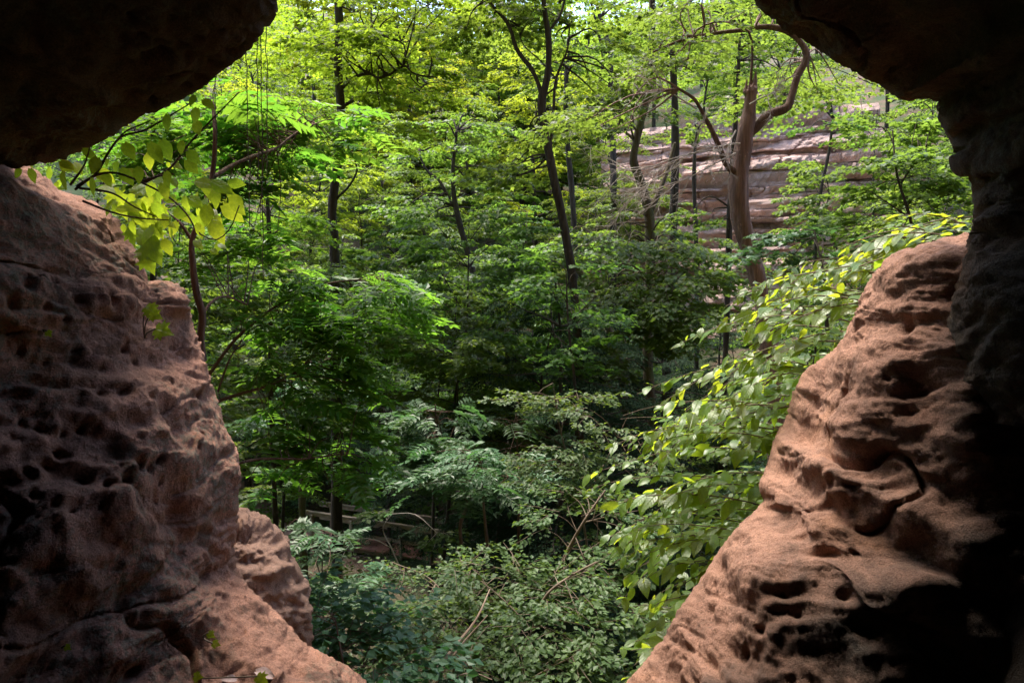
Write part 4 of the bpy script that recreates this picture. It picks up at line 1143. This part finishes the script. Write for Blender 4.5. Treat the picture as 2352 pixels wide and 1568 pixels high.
def right_vines():
    rng = np.random.default_rng(21)
    rim = np.array([(a, b, c) for a, b, c in RIGHT if 520 < b < 1570 and a < 2260], float)
    rim = catmull(rim, 200)
    groups = [('upper', 0.0, 0.34, 'bright backlit broad-leaved vine along the top edge of the right wall'),
              ('middle', 0.34, 0.68, 'broad-leaved vine hanging out beside the middle of the right wall'),
              ('lower', 0.68, 1.0, 'shaded bluish broad-leaved vine beside the foot of the right wall')]
    for (_, u0, u1, label) in groups:
        cand, stems = [], []
        ns = (40, 44, 28)[[g[0] for g in groups].index(_)]
        for i in range(ns):
            u = u0 + (u1 - u0) * (i + rng.random()) / ns
            a, b, c = rim[min(199, int(u * 199))]
            lim = np.interp(b, LB[:, 0], LB[:, 1])
            Y = c + rng.uniform(0.25, 1.5)
            p0 = at(a + 40 + 30 * rng.random(), b + (rng.uniform(-60, 10) if _ == 'upper' else rng.uniform(-5, 50)), Y)
            span = max(0.25, (a - lim) / PF * Y)
            ln = span * rng.uniform(0.6, 1.3)
            d0 = np.array([-1.0, rng.uniform(-.15, .35), rng.uniform(0.05, 0.55)])
            P = bend(p0, d0, ln * 1.12, rng, -0.11, 0.07, 9)
            stems.append(P)
            C = catmull(P, 40)
            m = max(5, int(ln / 0.042))
            for q in range(m):
                uu = 0.08 + 0.92 * q / m
                k = min(38, int(uu * 39))
                t = nrm(C[k + 1] - C[k])
                side = nrm(np.cross(t, [0, 0, 1])) * (1 if q % 2 else -1)
                d = t * rng.uniform(.3, .9) + side * rng.uniform(.3, .9) + np.array([0, -.05, -rng.uniform(.0, .45)]) + rng.normal(0, .2, 3)
                up = nrm(np.array([-.10, -.34, 1.0]) + rng.normal(0, .30, 3))
                sz = rng.uniform(.055, .155) * (1.0 if uu < .85 else .75)
                pp = C[k] + rng.normal(0, .012, 3)
                X, Yp = proj(pp)
                l2 = np.interp(Yp, LB[:, 0], LB[:, 1])
                if X < l2 - 10 or Yp < 440: continue
                if _ == 'upper' and Yp < 485 and X < 2130 and not (1960 < X < 2060): continue
                cand.append((pp, d, up, sz))
        base = cand[0][0] + np.array([0.3, 0.2, -0.3])
        e = empty('vine', tuple(base), label, 'vine', None)
        sb = Buf()
        for P in stems: tube(sb, catmull(P, 12), np.linspace(0.006, 0.002, 12), 4)
        put('stems', sb.mesh('stems', M['twig'], origin=base), e)['kind'] = 'stuff'
        cand.sort(key=lambda c: c[0][1])
        rest = Buf()
        for i, (p, d, up, sz) in enumerate(cand):
            k = int(rng.integers(0, 7))
            if i < 280: place_leaf(VL[k], p, d, up, sz, e)
            else: bake_leaf(rest, VLA[k], p, d, up, sz, rng.random())
        if rest.n: put('leaves', rest.mesh('leaves', M['vine'], True, origin=base), e)['kind'] = 'stuff'
right_vines()

# --- the backlit climber in the crevice at left
BL = [leaf_mesh('climber_leaf_%d' % k, M['vine_l'], 400 + k, 0.70, 0.12 + 0.05 * k, 0.08 + 0.04 * k) for k in range(4)]
ML = [lobed_mesh('lobed_leaf_%d' % k, M['vine_l'], 420 + k) for k in range(3)]
def left_climber():
    rng = np.random.default_rng(31)
    z1 = lambda x, y: (x * 0.3662, y * 0.3662)
    base = at(175, 440, 4.3)
    e = empty('climbing_shrub', tuple(base), 'backlit yellow-green climbing shrub rooted in the crevice at left', 'shrub')
    lines = [[(470, 1190), (580, 1110), (730, 1085), (900, 1150), (1050, 1230), (1170, 1340), (1260, 1470), (1340, 1505), (1430, 1450), (1500, 1290)],
             [(480, 1170), (600, 1090), (680, 960), (770, 840), (940, 760)], [(600, 1090), (760, 860), (900, 820), (1060, 730), (1210, 640)],
             [(900, 1150), (1060, 1060), (1180, 910), (1340, 740), (1500, 580)], [(440, 1160), (520, 1050), (570, 900)],
             [(500, 1180), (700, 1210), (850, 1300), (980, 1360)], [(520, 1260), (700, 1330), (900, 1370), (1060, 1380)], [(870, 1140), (980, 1110), (1090, 1090)]]
    for L in lines:
        P = np.array([at(*z1(x, y), 4.1 - 0.10 * k / len(L) + 0.02 * math.sin(k * 2)) for k, (x, y) in enumerate(L)])
        b = Buf(); tube(b, catmull(P, 26), np.linspace(0.0075, 0.003, 26), 5)
        put('stem', b.mesh('stem', M['bark_r'], origin=base), e)
    pts = [(1220, 600, 70, 20), (1275, 625, 95, -60), (1235, 680, 90, 10), (1225, 760, 105, -20), (1050, 720, 95, 10), (940, 900, 130, -35), (1015, 880, 130, -25), (1140, 885, 80, 20), (1180, 950, 110, -50), (1170, 1005, 125, -40),
           (1075, 1025, 75, -70), (1230, 1140, 130, -80), (1330, 1140, 140, -70), (1430, 1145, 110, -75), (1365, 1200, 110, 5), (1430, 1200, 75, -40), (1450, 1230, 150, -40), (1190, 1240, 120, -60), (1090, 1330, 120, -70), (1300, 1290, 130, 10),
           (1330, 1385, 160, -30), (870, 1050, 95, -20), (760, 1060, 120, -40), (740, 1020, 90, 25), (780, 900, 120, -30), (680, 1000, 60, 40), (610, 990, 110, 10), (960, 1150, 100, 30), (1020, 1150, 100, -30), (380, 1010, 100, -60),
           (190, 1060, 90, -20), (520, 940, 90, -50), (400, 1080, 110, 30), (575, 1120, 110, 10), (1400, 1290, 150, -35), (1240, 1400, 60, 20), (130, 1060, 70, 40), (1040, 1080, 110, -10)]
    for (x, y, L, ang) in pts:
        a = math.radians(ang + rng.normal(0, 8))
        d = np.array([-math.sin(a), rng.uniform(-.5, .3), -math.cos(a)])
        up = nrm(np.array([rng.normal(0, .35), -1.0, rng.uniform(0.1, 0.9)]))
        place_leaf(BL[int(rng.integers(0, 4))], at(*z1(x, y), 4.05 + rng.uniform(-.12, .12)), d, up, L * 0.3662 / PF * 4.05 * 1.05, e)
    for i in range(26):
        x = rng.uniform(60, 380); y = 1050 + 0.25 * (x - 60) + rng.normal(0, 22)
        a = math.radians(rng.uniform(-85, 60))
        place_leaf(BL[int(rng.integers(0, 4))], at(*z1(x, y), 4.6 + rng.uniform(0, .5)), (-math.sin(a), rng.uniform(-.6, .3), -math.cos(a)), nrm(np.array([rng.normal(0, .4), -1.0, rng.uniform(0.1, 1.1)])), rng.uniform(50, 105) * 0.3662 / PF * 4.6, e)
    for i in range(70):
        u = rng.random()
        x = 380 + 1000 * u + rng.normal(0, 60); y = 1120 + 260 * u + rng.normal(0, 110)
        if y > 640 + 1.05 * x or y < 560 + 0.12 * (1500 - x): continue
        a = math.radians(rng.uniform(-85, 35))
        d = np.array([-math.sin(a), rng.uniform(-.6, .3), -math.cos(a)])
        up = nrm(np.array([rng.normal(0, .4), -1.0, rng.uniform(0.1, 1.1)]))
        place_leaf(BL[int(rng.integers(0, 4))], at(*z1(x, y), 4.2 + rng.uniform(-.1, .35)), d, up, rng.uniform(50, 125) * 0.3662 / PF * 4.1, e)
    for (x, y, L) in [(700, 1260, 120), (820, 1420, 140), (640, 1170, 110), (980, 1420, 130), (900, 1330, 150), (960, 1210, 110), (840, 1260, 120), (880, 1160, 150), (930, 1240, 170), (800, 1220, 130), (850, 1330, 180), (940, 1340, 150), (790, 1320, 120), (860, 1440, 160), (920, 1500, 190), (700, 1190, 130), (880, 1560, 150), (960, 1290, 120), (830, 1180, 110), (760, 1270, 120), (910, 1600, 140)]:
        a = math.radians(rng.uniform(-80, 10))
        d = np.array([-math.sin(a), rng.uniform(-.4, .2), -math.cos(a) * .7])
        up = nrm(np.array([rng.normal(0, .3), -1.0, rng.uniform(0.3, 1.2)]))
        place_leaf(ML[int(rng.integers(0, 3))], at(*z1(x, y), 4.5 + rng.uniform(-.1, .15)), d, up, L * 0.3662 / PF * 4.5, e)
left_climber()

# --- saplings with feathered leaves, and shrubs in front of the bridge
PIN = []
for k in range(6):
    V, F = tpl_pinnate(5 + k % 3, (0.10, 0.28, 0.42, 0.2, 0.34, 0.5)[k], k + 1)
    V = V.copy(); V[:, 0] += (0.10, -0.12, 0.0, 0.16, -0.06, 0.08)[k] * V[:, 1] ** 2
    PIN.append((V, F))

def feathered(name, label, stems, blobs, leaf, size, seed, nobj=0, bark='bark_r', heading=None, cat='sapling', tpl='pin', group=None, tilt=.25, rad=(0.03, 0.006)):
    """stems: [[(px, py, Y)...], (r0, r1)]; blobs: (px, py, half w, half h, Y, count)"""
    rng = np.random.default_rng(seed)
    Pl = [(np.array([at(*q) for q in pts]), r) for pts, r in stems]
    base = Pl[0][0][0].copy()
    e = empty(name, tuple(base), label, cat, group)
    nodes = []
    for k, (P, r) in enumerate(Pl):
        Q = catmull(P, max(12, 5 * len(P)))
        b = Buf(); tube(b, Q, np.linspace(r[0], r[1], len(Q)), 8, rough=.08, seed=seed)
        o = put('trunk' if k == 0 else 'branch', b.mesh('trunk' if k == 0 else 'branch', M[bark], origin=base), e if k == 0 else trunk_o)
        if k == 0: trunk_o = o
        nodes.append(Q)
    nodes = np.concatenate(nodes)
    mes = [mesh_from('leaf', V, F, M[leaf], False, np.full(len(V), rng.uniform(.2, .9))) for V, F in PIN] if tpl == 'pin' else None
    tb, lb = Buf(), Buf()
    allp = []
    for (cx, cyy, rx, ry, Yb, n) in blobs:
        c = at(cx, cyy, Yb); ax = rx / PF * Yb; az = ry / PF * Yb
        ncl = max(1, n // 4)
        for i in range(ncl):
            v = nrm(rng.normal(size=3)) * rng.random() ** .45
            p = c + v * np.array([ax, ax * .8, az])
            nd = nodes[np.argmin(np.linalg.norm(nodes - p, axis=1) + rng.random(len(nodes)) * 0.09 * Yb)]
            mid = (p + nd) / 2 + np.array([0, 0, .12 * np.linalg.norm(p - nd)]) + rng.normal(0, .03, 3)
            tube(tb, catmull(np.stack([nd, mid, p]), 7), np.linspace(.0065, .003, 7) * (Yb / 8), 4)
            h = p - nd; h[2] = 0; h = nrm(h + rng.normal(0, .1, 3))
            for q in range(4):
                a = rng.uniform(-1.3, 1.3)
                d = np.array([h[0] * math.cos(a) - h[1] * math.sin(a), h[0] * math.sin(a) + h[1] * math.cos(a), rng.uniform(-.1, .3)])
                if heading is not None: d = nrm(d) + np.array(heading)
                allp.append((p + rng.normal(0, .05, 3), d, nrm(np.array([0, 0, 1.0]) + rng.normal(0, tilt, 3)), size * rng.uniform(.7, 1.25)))
    if tpl == 'pin':
        allp.sort(key=lambda c: c[0][1])
        for i, (p, d, up, sz) in enumerate(allp):
            k = int(rng.integers(0, 6))
            if i < nobj: place_leaf(mes[k], p, d, up, sz, e)
            else: bake_leaf(lb, PIN[k], p, d, up, sz, rng.random())
    else:
        O = np.array([a[0] for a in allp]); D = np.array([a[1] for a in allp]); L = np.array([a[3] for a in allp])
        sprays(lb, tb, O, D, L * 6.5, 32, size, tpl, rng, width=.34, droop=.12, tilt=tilt, twig=.004)
    put('twigs', tb.mesh('twigs', M[bark], origin=base), e)['kind'] = 'stuff'
    if lb.n: put('foliage', lb.mesh('foliage', M[leaf], False, origin=base), e)['kind'] = 'stuff'
    return e

feathered('sapling', 'leaning reddish sapling by the left wall with fresh green feathered leaves',
          [([(466, 830, 5.6), (461, 773, 5.6), (465, 722, 5.6), (452, 675, 5.6), (443, 609, 5.6), (441, 554, 5.6), (458, 505, 5.6), (480, 439, 5.65), (492, 366, 5.7), (494, 311, 5.7), (490, 240, 5.8)], (.030, .014)),
           ([(492, 406, 5.7), (531, 381, 5.9), (586, 357, 6.1), (633, 341, 6.3), (677, 308, 6.5), (725, 284, 6.7)], (.017, .006)),
           ([(441, 552, 5.6), (414, 513, 5.6), (366, 472, 5.7)], (.014, .008)),
           ([(465, 722, 5.6), (487, 693, 5.7), (524, 682, 5.9), (568, 700, 6.0)], (.013, .006))],
          [(560, 250, 90, 60, 6.3, 40), (690, 260, 110, 60, 6.8, 48), (620, 340, 110, 60, 6.6, 44), (780, 330, 60, 40, 7.0, 20), (560, 440, 100, 60, 6.6, 40), (420, 330, 110, 70, 7.2, 40), (330, 400, 80, 50, 7.2, 24), (560, 560, 90, 50, 6.8, 32), (420, 620, 50, 60, 7.0, 18)],
          'green', .42, 51, 140)
feathered('sapling', 'fresh green feathered boughs reaching out past the left wall',
          [([(430, 980, 6.6), (505, 920, 6.6), (549, 905, 6.7), (622, 883, 6.8), (677, 858, 6.9)], (.022, .010)),
           ([(480, 860, 6.8), (540, 780, 7.0), (640, 700, 7.2), (760, 650, 7.4), (880, 640, 7.5)], (.018, .006)),
           ([(430, 1080, 6.3), (549, 1063, 6.3), (586, 1055, 6.4), (696, 1053, 6.6), (800, 1040, 6.8)], (.016, .006)),
           ([(500, 900, 6.5), (530, 820, 6.5), (555, 780, 6.5)], (.010, .005))],
          [(640, 650, 100, 40, 7.2, 40), (840, 660, 130, 40, 7.5, 48), (600, 740, 110, 50, 7.0, 44), (760, 740, 120, 50, 7.3, 48), (900, 730, 110, 40, 7.5, 32), (620, 830, 90, 40, 6.9, 24), (760, 820, 100, 50, 7.2, 32), (820, 890, 40, 50, 7, 12), (775, 880, 60, 50, 7.2, 24), (766, 1095, 30, 40, 7.1, 14), (772, 1030, 40, 40, 7.1, 14), (770, 970, 60, 40, 7.1, 18), (700, 900, 60, 40, 7.0, 16),
           (610, 960, 90, 40, 7.0, 28), (640, 1040, 90, 40, 6.8, 28), (780, 1060, 120, 40, 7.0, 36), (600, 1130, 60, 40, 7.0, 14)],
          'green', .38, 53, 140, heading=(.6, -.1, -.15))
feathered('sapling', 'bluish feathered sapling with a thin dark stem right of the boardwalk',
          [([(1056, 1420, 12.5), (1060, 1262, 12.5), (1058, 1200, 12.5), (1075, 1150, 12.6), (1040, 1080, 12.8), (1004, 1000, 13), (1000, 930, 13)], (.045, .012)), ([(1060, 1200, 12.5), (1090, 1120, 12.6), (1110, 1080, 12.8)], (.02, .008))],
          [(1000, 945, 95, 22, 13, 36), (980, 1010, 90, 40, 12.8, 40), (1040, 1080, 130, 50, 12.6, 60), (1120, 1120, 90, 40, 12.4, 28), (960, 1090, 60, 30, 12.4, 14)], 'teal', .55, 55, 100)
feathered('sapling', 'bluish feathered sapling behind, with a pale upright tip',
          [([(1192, 1300, 14), (1190, 1100, 14), (1188, 1030, 14), (1185, 950, 14)], (.04, .010))],
          [(1190, 965, 100, 22, 14, 36), (1200, 1030, 120, 45, 14, 48), (1150, 1090, 100, 40, 13.5, 32), (1280, 1060, 80, 50, 13.8, 24)], 'teal', .55, 57, 80)
feathered('shrub', 'bluish feathered shrub low beside the left boulder', [([(740, 1560, 8.2), (735, 1400, 8.3), (740, 1300, 8.4), (745, 1220, 8.6)], (.016, .004))],
          [(730, 1250, 70, 40, 8.5, 28), (760, 1330, 90, 50, 8, 36), (840, 1375, 80, 30, 8.8, 24), (680, 1220, 50, 40, 10, 12)], 'teal', .34, 59, 60, cat='shrub')
feathered('shrub', 'greyish green broad-leaved shrub at the bottom beside the left ledge', [([(800, 1640, 6), (790, 1540, 6), (770, 1420, 6)], (.014, .005)), ([(800, 1600, 6), (850, 1500, 6.2)], (.01, .004))],
          [(750, 1420, 70, 60, 6, 22), (820, 1480, 90, 60, 6.2, 26), (880, 1540, 70, 50, 6, 16), (740, 1500, 60, 50, 6.2, 14)], 'teal', .10, 61, 0, cat='shrub', tpl='ovate', tilt=.35)

HZ = [('hazel shrub with upright zigzag stems topping the thicket at centre', [([(1360, 1330, 9.8), (1330, 1150, 9.8), (1300, 1040, 9.9), (1280, 950, 10), (1270, 880, 10)], (.02, .005)), ([(1335, 1160, 9.8), (1380, 1080, 9.9), (1440, 960, 10)], (.014, .005))],
       [(1270, 940, 80, 50, 10, 22), (1370, 960, 90, 60, 10.2, 26), (1300, 1040, 130, 50, 9.8, 34), (1420, 1060, 70, 50, 9.8, 18)]),
      ('hazel shrub with a bare diagonal stem in front of the right vine', [([(1270, 1345, 8.6), (1275, 1331, 8.6), (1315, 1243, 8.6), (1359, 1170, 8.6), (1390, 1126, 8.7)], (.028, .012)), ([(1340, 1200, 8.6), (1420, 1180, 8.8), (1480, 1170, 9)], (.012, .005))],
       [(1400, 1170, 90, 50, 8.8, 28), (1300, 1150, 110, 50, 9, 30), (1450, 1260, 90, 60, 8.5, 24), (1340, 1270, 120, 50, 8.6, 30)]),
      ('hazel shrub at lower centre with a thick dark forked stem', [([(1190, 1620, 7.4), (1220, 1459, 7.4), (1260, 1360, 7.4), (1308, 1324, 7.5), (1370, 1290, 7.6)], (.024, .010)), ([(1225, 1450, 7.4), (1160, 1380, 7.6), (1100, 1330, 7.8)], (.012, .005))],
       [(1320, 1370, 120, 50, 7.4, 30), (1200, 1310, 130, 50, 7.8, 34), (1400, 1440, 90, 60, 7.2, 22), (1260, 1480, 130, 50, 7, 26)]),
      ('hazel shrub in front of the boardwalk posts', [([(1040, 1560, 8.4), (1050, 1420, 8.4), (1000, 1340, 8.6), (900, 1290, 9)], (.018, .006)), ([(1050, 1420, 8.4), (1120, 1340, 8.6)], (.012, .005))],
       [(1060, 1340, 110, 40, 8.6, 30), (960, 1390, 110, 50, 8.4, 30), (1120, 1420, 110, 50, 8.2, 30), (900, 1340, 50, 25, 9, 8)]),
      ('hazel shrub lowest at the bottom edge of the view', [([(1120, 1760, 6.6), (1110, 1640, 6.6), (1080, 1520, 6.6)], (.02, .008)), ([(1110, 1640, 6.6), (1250, 1540, 6.7), (1330, 1500, 6.8)], (.014, .006))],
       [(1040, 1500, 100, 50, 6.8, 22), (1160, 1560, 130, 50, 6.5, 28), (1330, 1560, 110, 50, 6.5, 22), (940, 1470, 80, 40, 7, 14)])]
for k, (lab, st, bl) in enumerate(HZ):
    bl = [(a, b, c * 1.2, d * 1.25, e_, int(f_ * 0.95)) for a, b, c, d, e_, f_ in bl]
    feathered('hazel_shrub', lab, st, bl, 'hazel', .072, 71 + k, 0, bark='twig', cat='shrub', tpl='ovate', tilt=.30)
feathered('hazel_shrub', 'small lit hazel twigs leaning in front of the boardwalk rail', [([(930, 1330, 14), (900, 1260, 14), (880, 1210, 14), (900, 1180, 14)], (.02, .006))],
          [(880, 1175, 50, 8, 14, 4), (800, 1235, 40, 10, 14, 4), (1010, 1225, 30, 14, 13, 4)], 'hazel', .11, 79, 0, bark='dead', cat='shrub', tpl='ovate', tilt=.3)
feathered('young_maple', 'pale-leaved maple sapling below the right arch', [([(2120, 640, 11.5), (2090, 500, 11.5), (2060, 400, 11.6), (2050, 300, 11.8)], (.035, .010)), ([(2090, 500, 11.5), (2000, 440, 11.6)], (.015, .006)), ([(2070, 420, 11.5), (2130, 330, 11.6)], (.015, .006))],
          [(2080, 300, 100, 40, 12, 22), (2110, 380, 100, 40, 11.6, 22), (2020, 450, 80, 40, 12, 16), (2130, 460, 80, 40, 11.5, 14), (1980, 520, 90, 30, 12, 14), (2100, 530, 70, 30, 11.5, 8)], 'pale', .12, 81, 0, bark='bark', tpl='maple', tilt=.3)
feathered('young_maple', 'greyish maple sapling between the snag and the right vine', [([(1900, 760, 11), (1890, 620, 11), (1870, 530, 11.2)], (.03, .008))],
          [(1870, 540, 90, 40, 11.4, 14), (1800, 600, 60, 40, 11.4, 9), (1920, 610, 60, 30, 11, 8)], 'teal', .11, 83, 0, bark='bark', tpl='maple', tilt=.3)

feathered('young_maple', 'shaded young maple in front of the forked maple\'s lower trunk', [([(1330, 1000, 13.5), (1318, 860, 13.6), (1305, 740, 13.8), (1300, 620, 14)], (.04, .012)), ([(1312, 800, 13.7), (1240, 740, 13.8)], (.015, .006)), ([(1306, 740, 13.8), (1370, 680, 13.9)], (.015, .006))],
          [(1300, 610, 75, 40, 14.2, 14), (1270, 690, 90, 40, 14, 18), (1345, 740, 80, 40, 14, 14), (1270, 800, 90, 40, 13.8, 16), (1330, 870, 80, 40, 13.6, 12)], 'maple', .115, 85, 0, bark='bark', tpl='maple', tilt=.3)
feathered('fern_shrub', 'flat-topped bluish feathered shrub in front of the dark hollow', [([(1120, 1260, 11), (1110, 1150, 11), (1105, 1060, 11)], (.03, .008)), ([(1110, 1140, 11), (1200, 1070, 11.2)], (.012, .005))],
          [(1090, 1050, 130, 24, 11, 40), (1210, 1065, 100, 24, 11.3, 30), (1130, 1120, 130, 40, 10.8, 36), (1010, 1120, 80, 30, 11, 18)], 'teal', .42, 87, 60, cat='shrub')

# --- boulder, sticks, hanging roots, seedlings
def boulder():
    nu, nv = 170, 120
    th = np.linspace(0, 2 * math.pi, nu, endpoint=False); ph = np.linspace(0.02, math.pi - 0.02, nv)
    T, Ph = np.meshgrid(th, ph, indexing='ij')
    c = at(556, 1330, 4.6); k = 4.75 / PF
    N = np.stack([np.cos(T) * np.sin(Ph), np.sin(T) * np.sin(Ph), np.sign(np.cos(Ph)) * np.abs(np.cos(Ph)) ** 0.8], -1)
    R = np.array([88 * k, 0.34, 160 * k])
    V = c + N * R
    h = rock_h(V.reshape(-1, 3), 'wall', 12.0).reshape(nu, nv)
    V = V + N * (h * 1.5 + 0.05 * fbm(V.reshape(-1, 3) * 5.0, 3).reshape(nu, nv))[..., None]
    V[..., 0] += 0.22 * (c[2] - V[..., 2])
    i = np.arange(nu)[:, None]; j = np.arange(nv - 1)[None]
    F = np.stack([i * nv + j, i * nv + j + 1, ((i + 1) % nu) * nv + j + 1, ((i + 1) % nu) * nv + j], -1).reshape(-1, 4)
    o = put('boulder', mesh_from('boulder', V.reshape(-1, 3) - c, F, M['rock_b']), loc=tuple(c))
    tag(o, 'lit pink sandstone boulder beyond the lower edge of the left wall', 'boulder')
    return V
boulder()
def stick(name, label, pts, r, mat):
    P = np.array([at(*q) for q in pts]); b = Buf()
    tube(b, catmull(P, 20), np.linspace(r[0], r[1], 20), 7, rough=.1)
    return tag(put(name, b.mesh(name, M[mat], origin=P[0]), loc=tuple(P[0])), label, 'stick')
stick('fallen_stick', 'pale bare stick rising diagonally from the bottom edge', [(960, 1610, 6.2), (985, 1565, 6.3), (1033, 1499, 6.5), (1095, 1419, 6.8), (1125, 1353, 7.1)], (.022, .007), 'log')
stick('fallen_stick', 'thinner bare stick beside the pale diagonal stick', [(975, 1610, 6.2), (1010, 1552, 6.3), (1060, 1480, 6.5), (1120, 1412, 6.7)], (.014, .005), 'log')
stick('fallen_stick', 'thin reddish twig arching low in the bottom thicket', [(1010, 1600, 6.0), (1040, 1558, 6.0), (1090, 1545, 6.1), (1130, 1560, 6.1)], (.008, .004), 'log')
for k, (x0, y0, x1, y1, lab) in enumerate([(598, 70, 606, 640, 'longest thin root hanging straight down from the left overhang'), (590, 90, 594, 420, 'thin root hanging just left of the longest one'),
                                           (612, 60, 614, 400, 'thin root hanging just right of the longest one'), (566, 120, 574, 520, 'thin root hanging left of the others near the rim'), (492, 180, 498, 330, 'short thin root nearest the leafy climber')]):
    rng = np.random.default_rng(k)
    n = 14
    P = np.array([at(x0 + (x1 - x0) * u + rng.normal(0, 1.2), y0 - 30 + (y1 - y0 + 30) * u, 4.25) for u in np.linspace(0, 1, n)])
    b = Buf(); tube(b, catmull(P, 30), 0.0028, 5)
    tag(put('hanging_root', b.mesh('hanging_root', M['twig'], origin=P[0]), loc=tuple(P[0])), lab, 'root', 'roots hanging from the overhang')
def seedling(label, px, py, W, spec, r=.004):
    X, Y = proj(W); m = (W[..., 1] > 1.0)
    k = np.unravel_index(np.argmin((X - px) ** 2 + (Y - py) ** 2 + (~m) * 1e9), X.shape)
    p = W[k]; Yp = p[1]
    e = empty('seedling', tuple(p), label, 'seedling')
    for (lx, ly, L, ang) in spec:
        q = at(lx, ly, Yp - 0.05)
        b = Buf(); tube(b, catmull(np.stack([p, (p + q) / 2 + [0, -.02, .01], q]), 8), r, 4)
        put('stem', b.mesh('stem', M['twig'], origin=p), e)
        a = math.radians(ang)
        place_leaf(ML[int(abs(lx)) % 3], q, (math.sin(a), -.2, -math.cos(a)), nrm(np.array([.1, -1, .5])), L / PF * Yp, e)
seedling('lobed green seedling growing from the upper left wall', 333, 775, WL, [(335, 705, 40, 60), (345, 720, 34, 70), (357, 755, 48, 75)])
seedling('small green seedling with a few leaves on the lower left wall', 470, 1465, WL, [(478, 1452, 22, 60), (488, 1476, 22, 80)])
seedling('tiny green seedling near the bottom of the left wall', 455, 1560, WL, [(445, 1552, 26, 90), (590, 1552, 36, 60)])
seedling('tiny yellowish sprig low on the dark left wall', 150, 1490, WL, [(150, 1482, 18, 60)])
seedling('tiny bright sprig in the upper dark part of the left wall', 105, 765, WL, [(108, 760, 18, 40)])

def dead_leaf(label, px, py, W, size, ang):
    X, Y = proj(W)
    k = np.unravel_index(np.argmin((X - px) ** 2 + (Y - py) ** 2 + (W[..., 1] < 1.0) * 1e9), X.shape)
    p = W[k] + np.array([0, -.01, .012])
    me = leaf_mesh('fallen_leaf', M['litter'], int(px), 0.6, 0.45, 0.5)
    o = put('fallen_leaf', me)
    o.location = p; o.scale = (size,) * 3
    o.rotation_euler = frame((math.cos(ang), -.3, math.sin(ang) * .4), nrm(np.array([.3, -.5, 1.0])))
    tag(o, label, 'leaf')
dead_leaf('curled pinkish dead leaf on the lowest ledge of the left wall', 590, 1545, WL, .10, 0.2)
dead_leaf('small dead leaf beside the curled one on the left ledge', 545, 1562, WL, .07, 2.2)
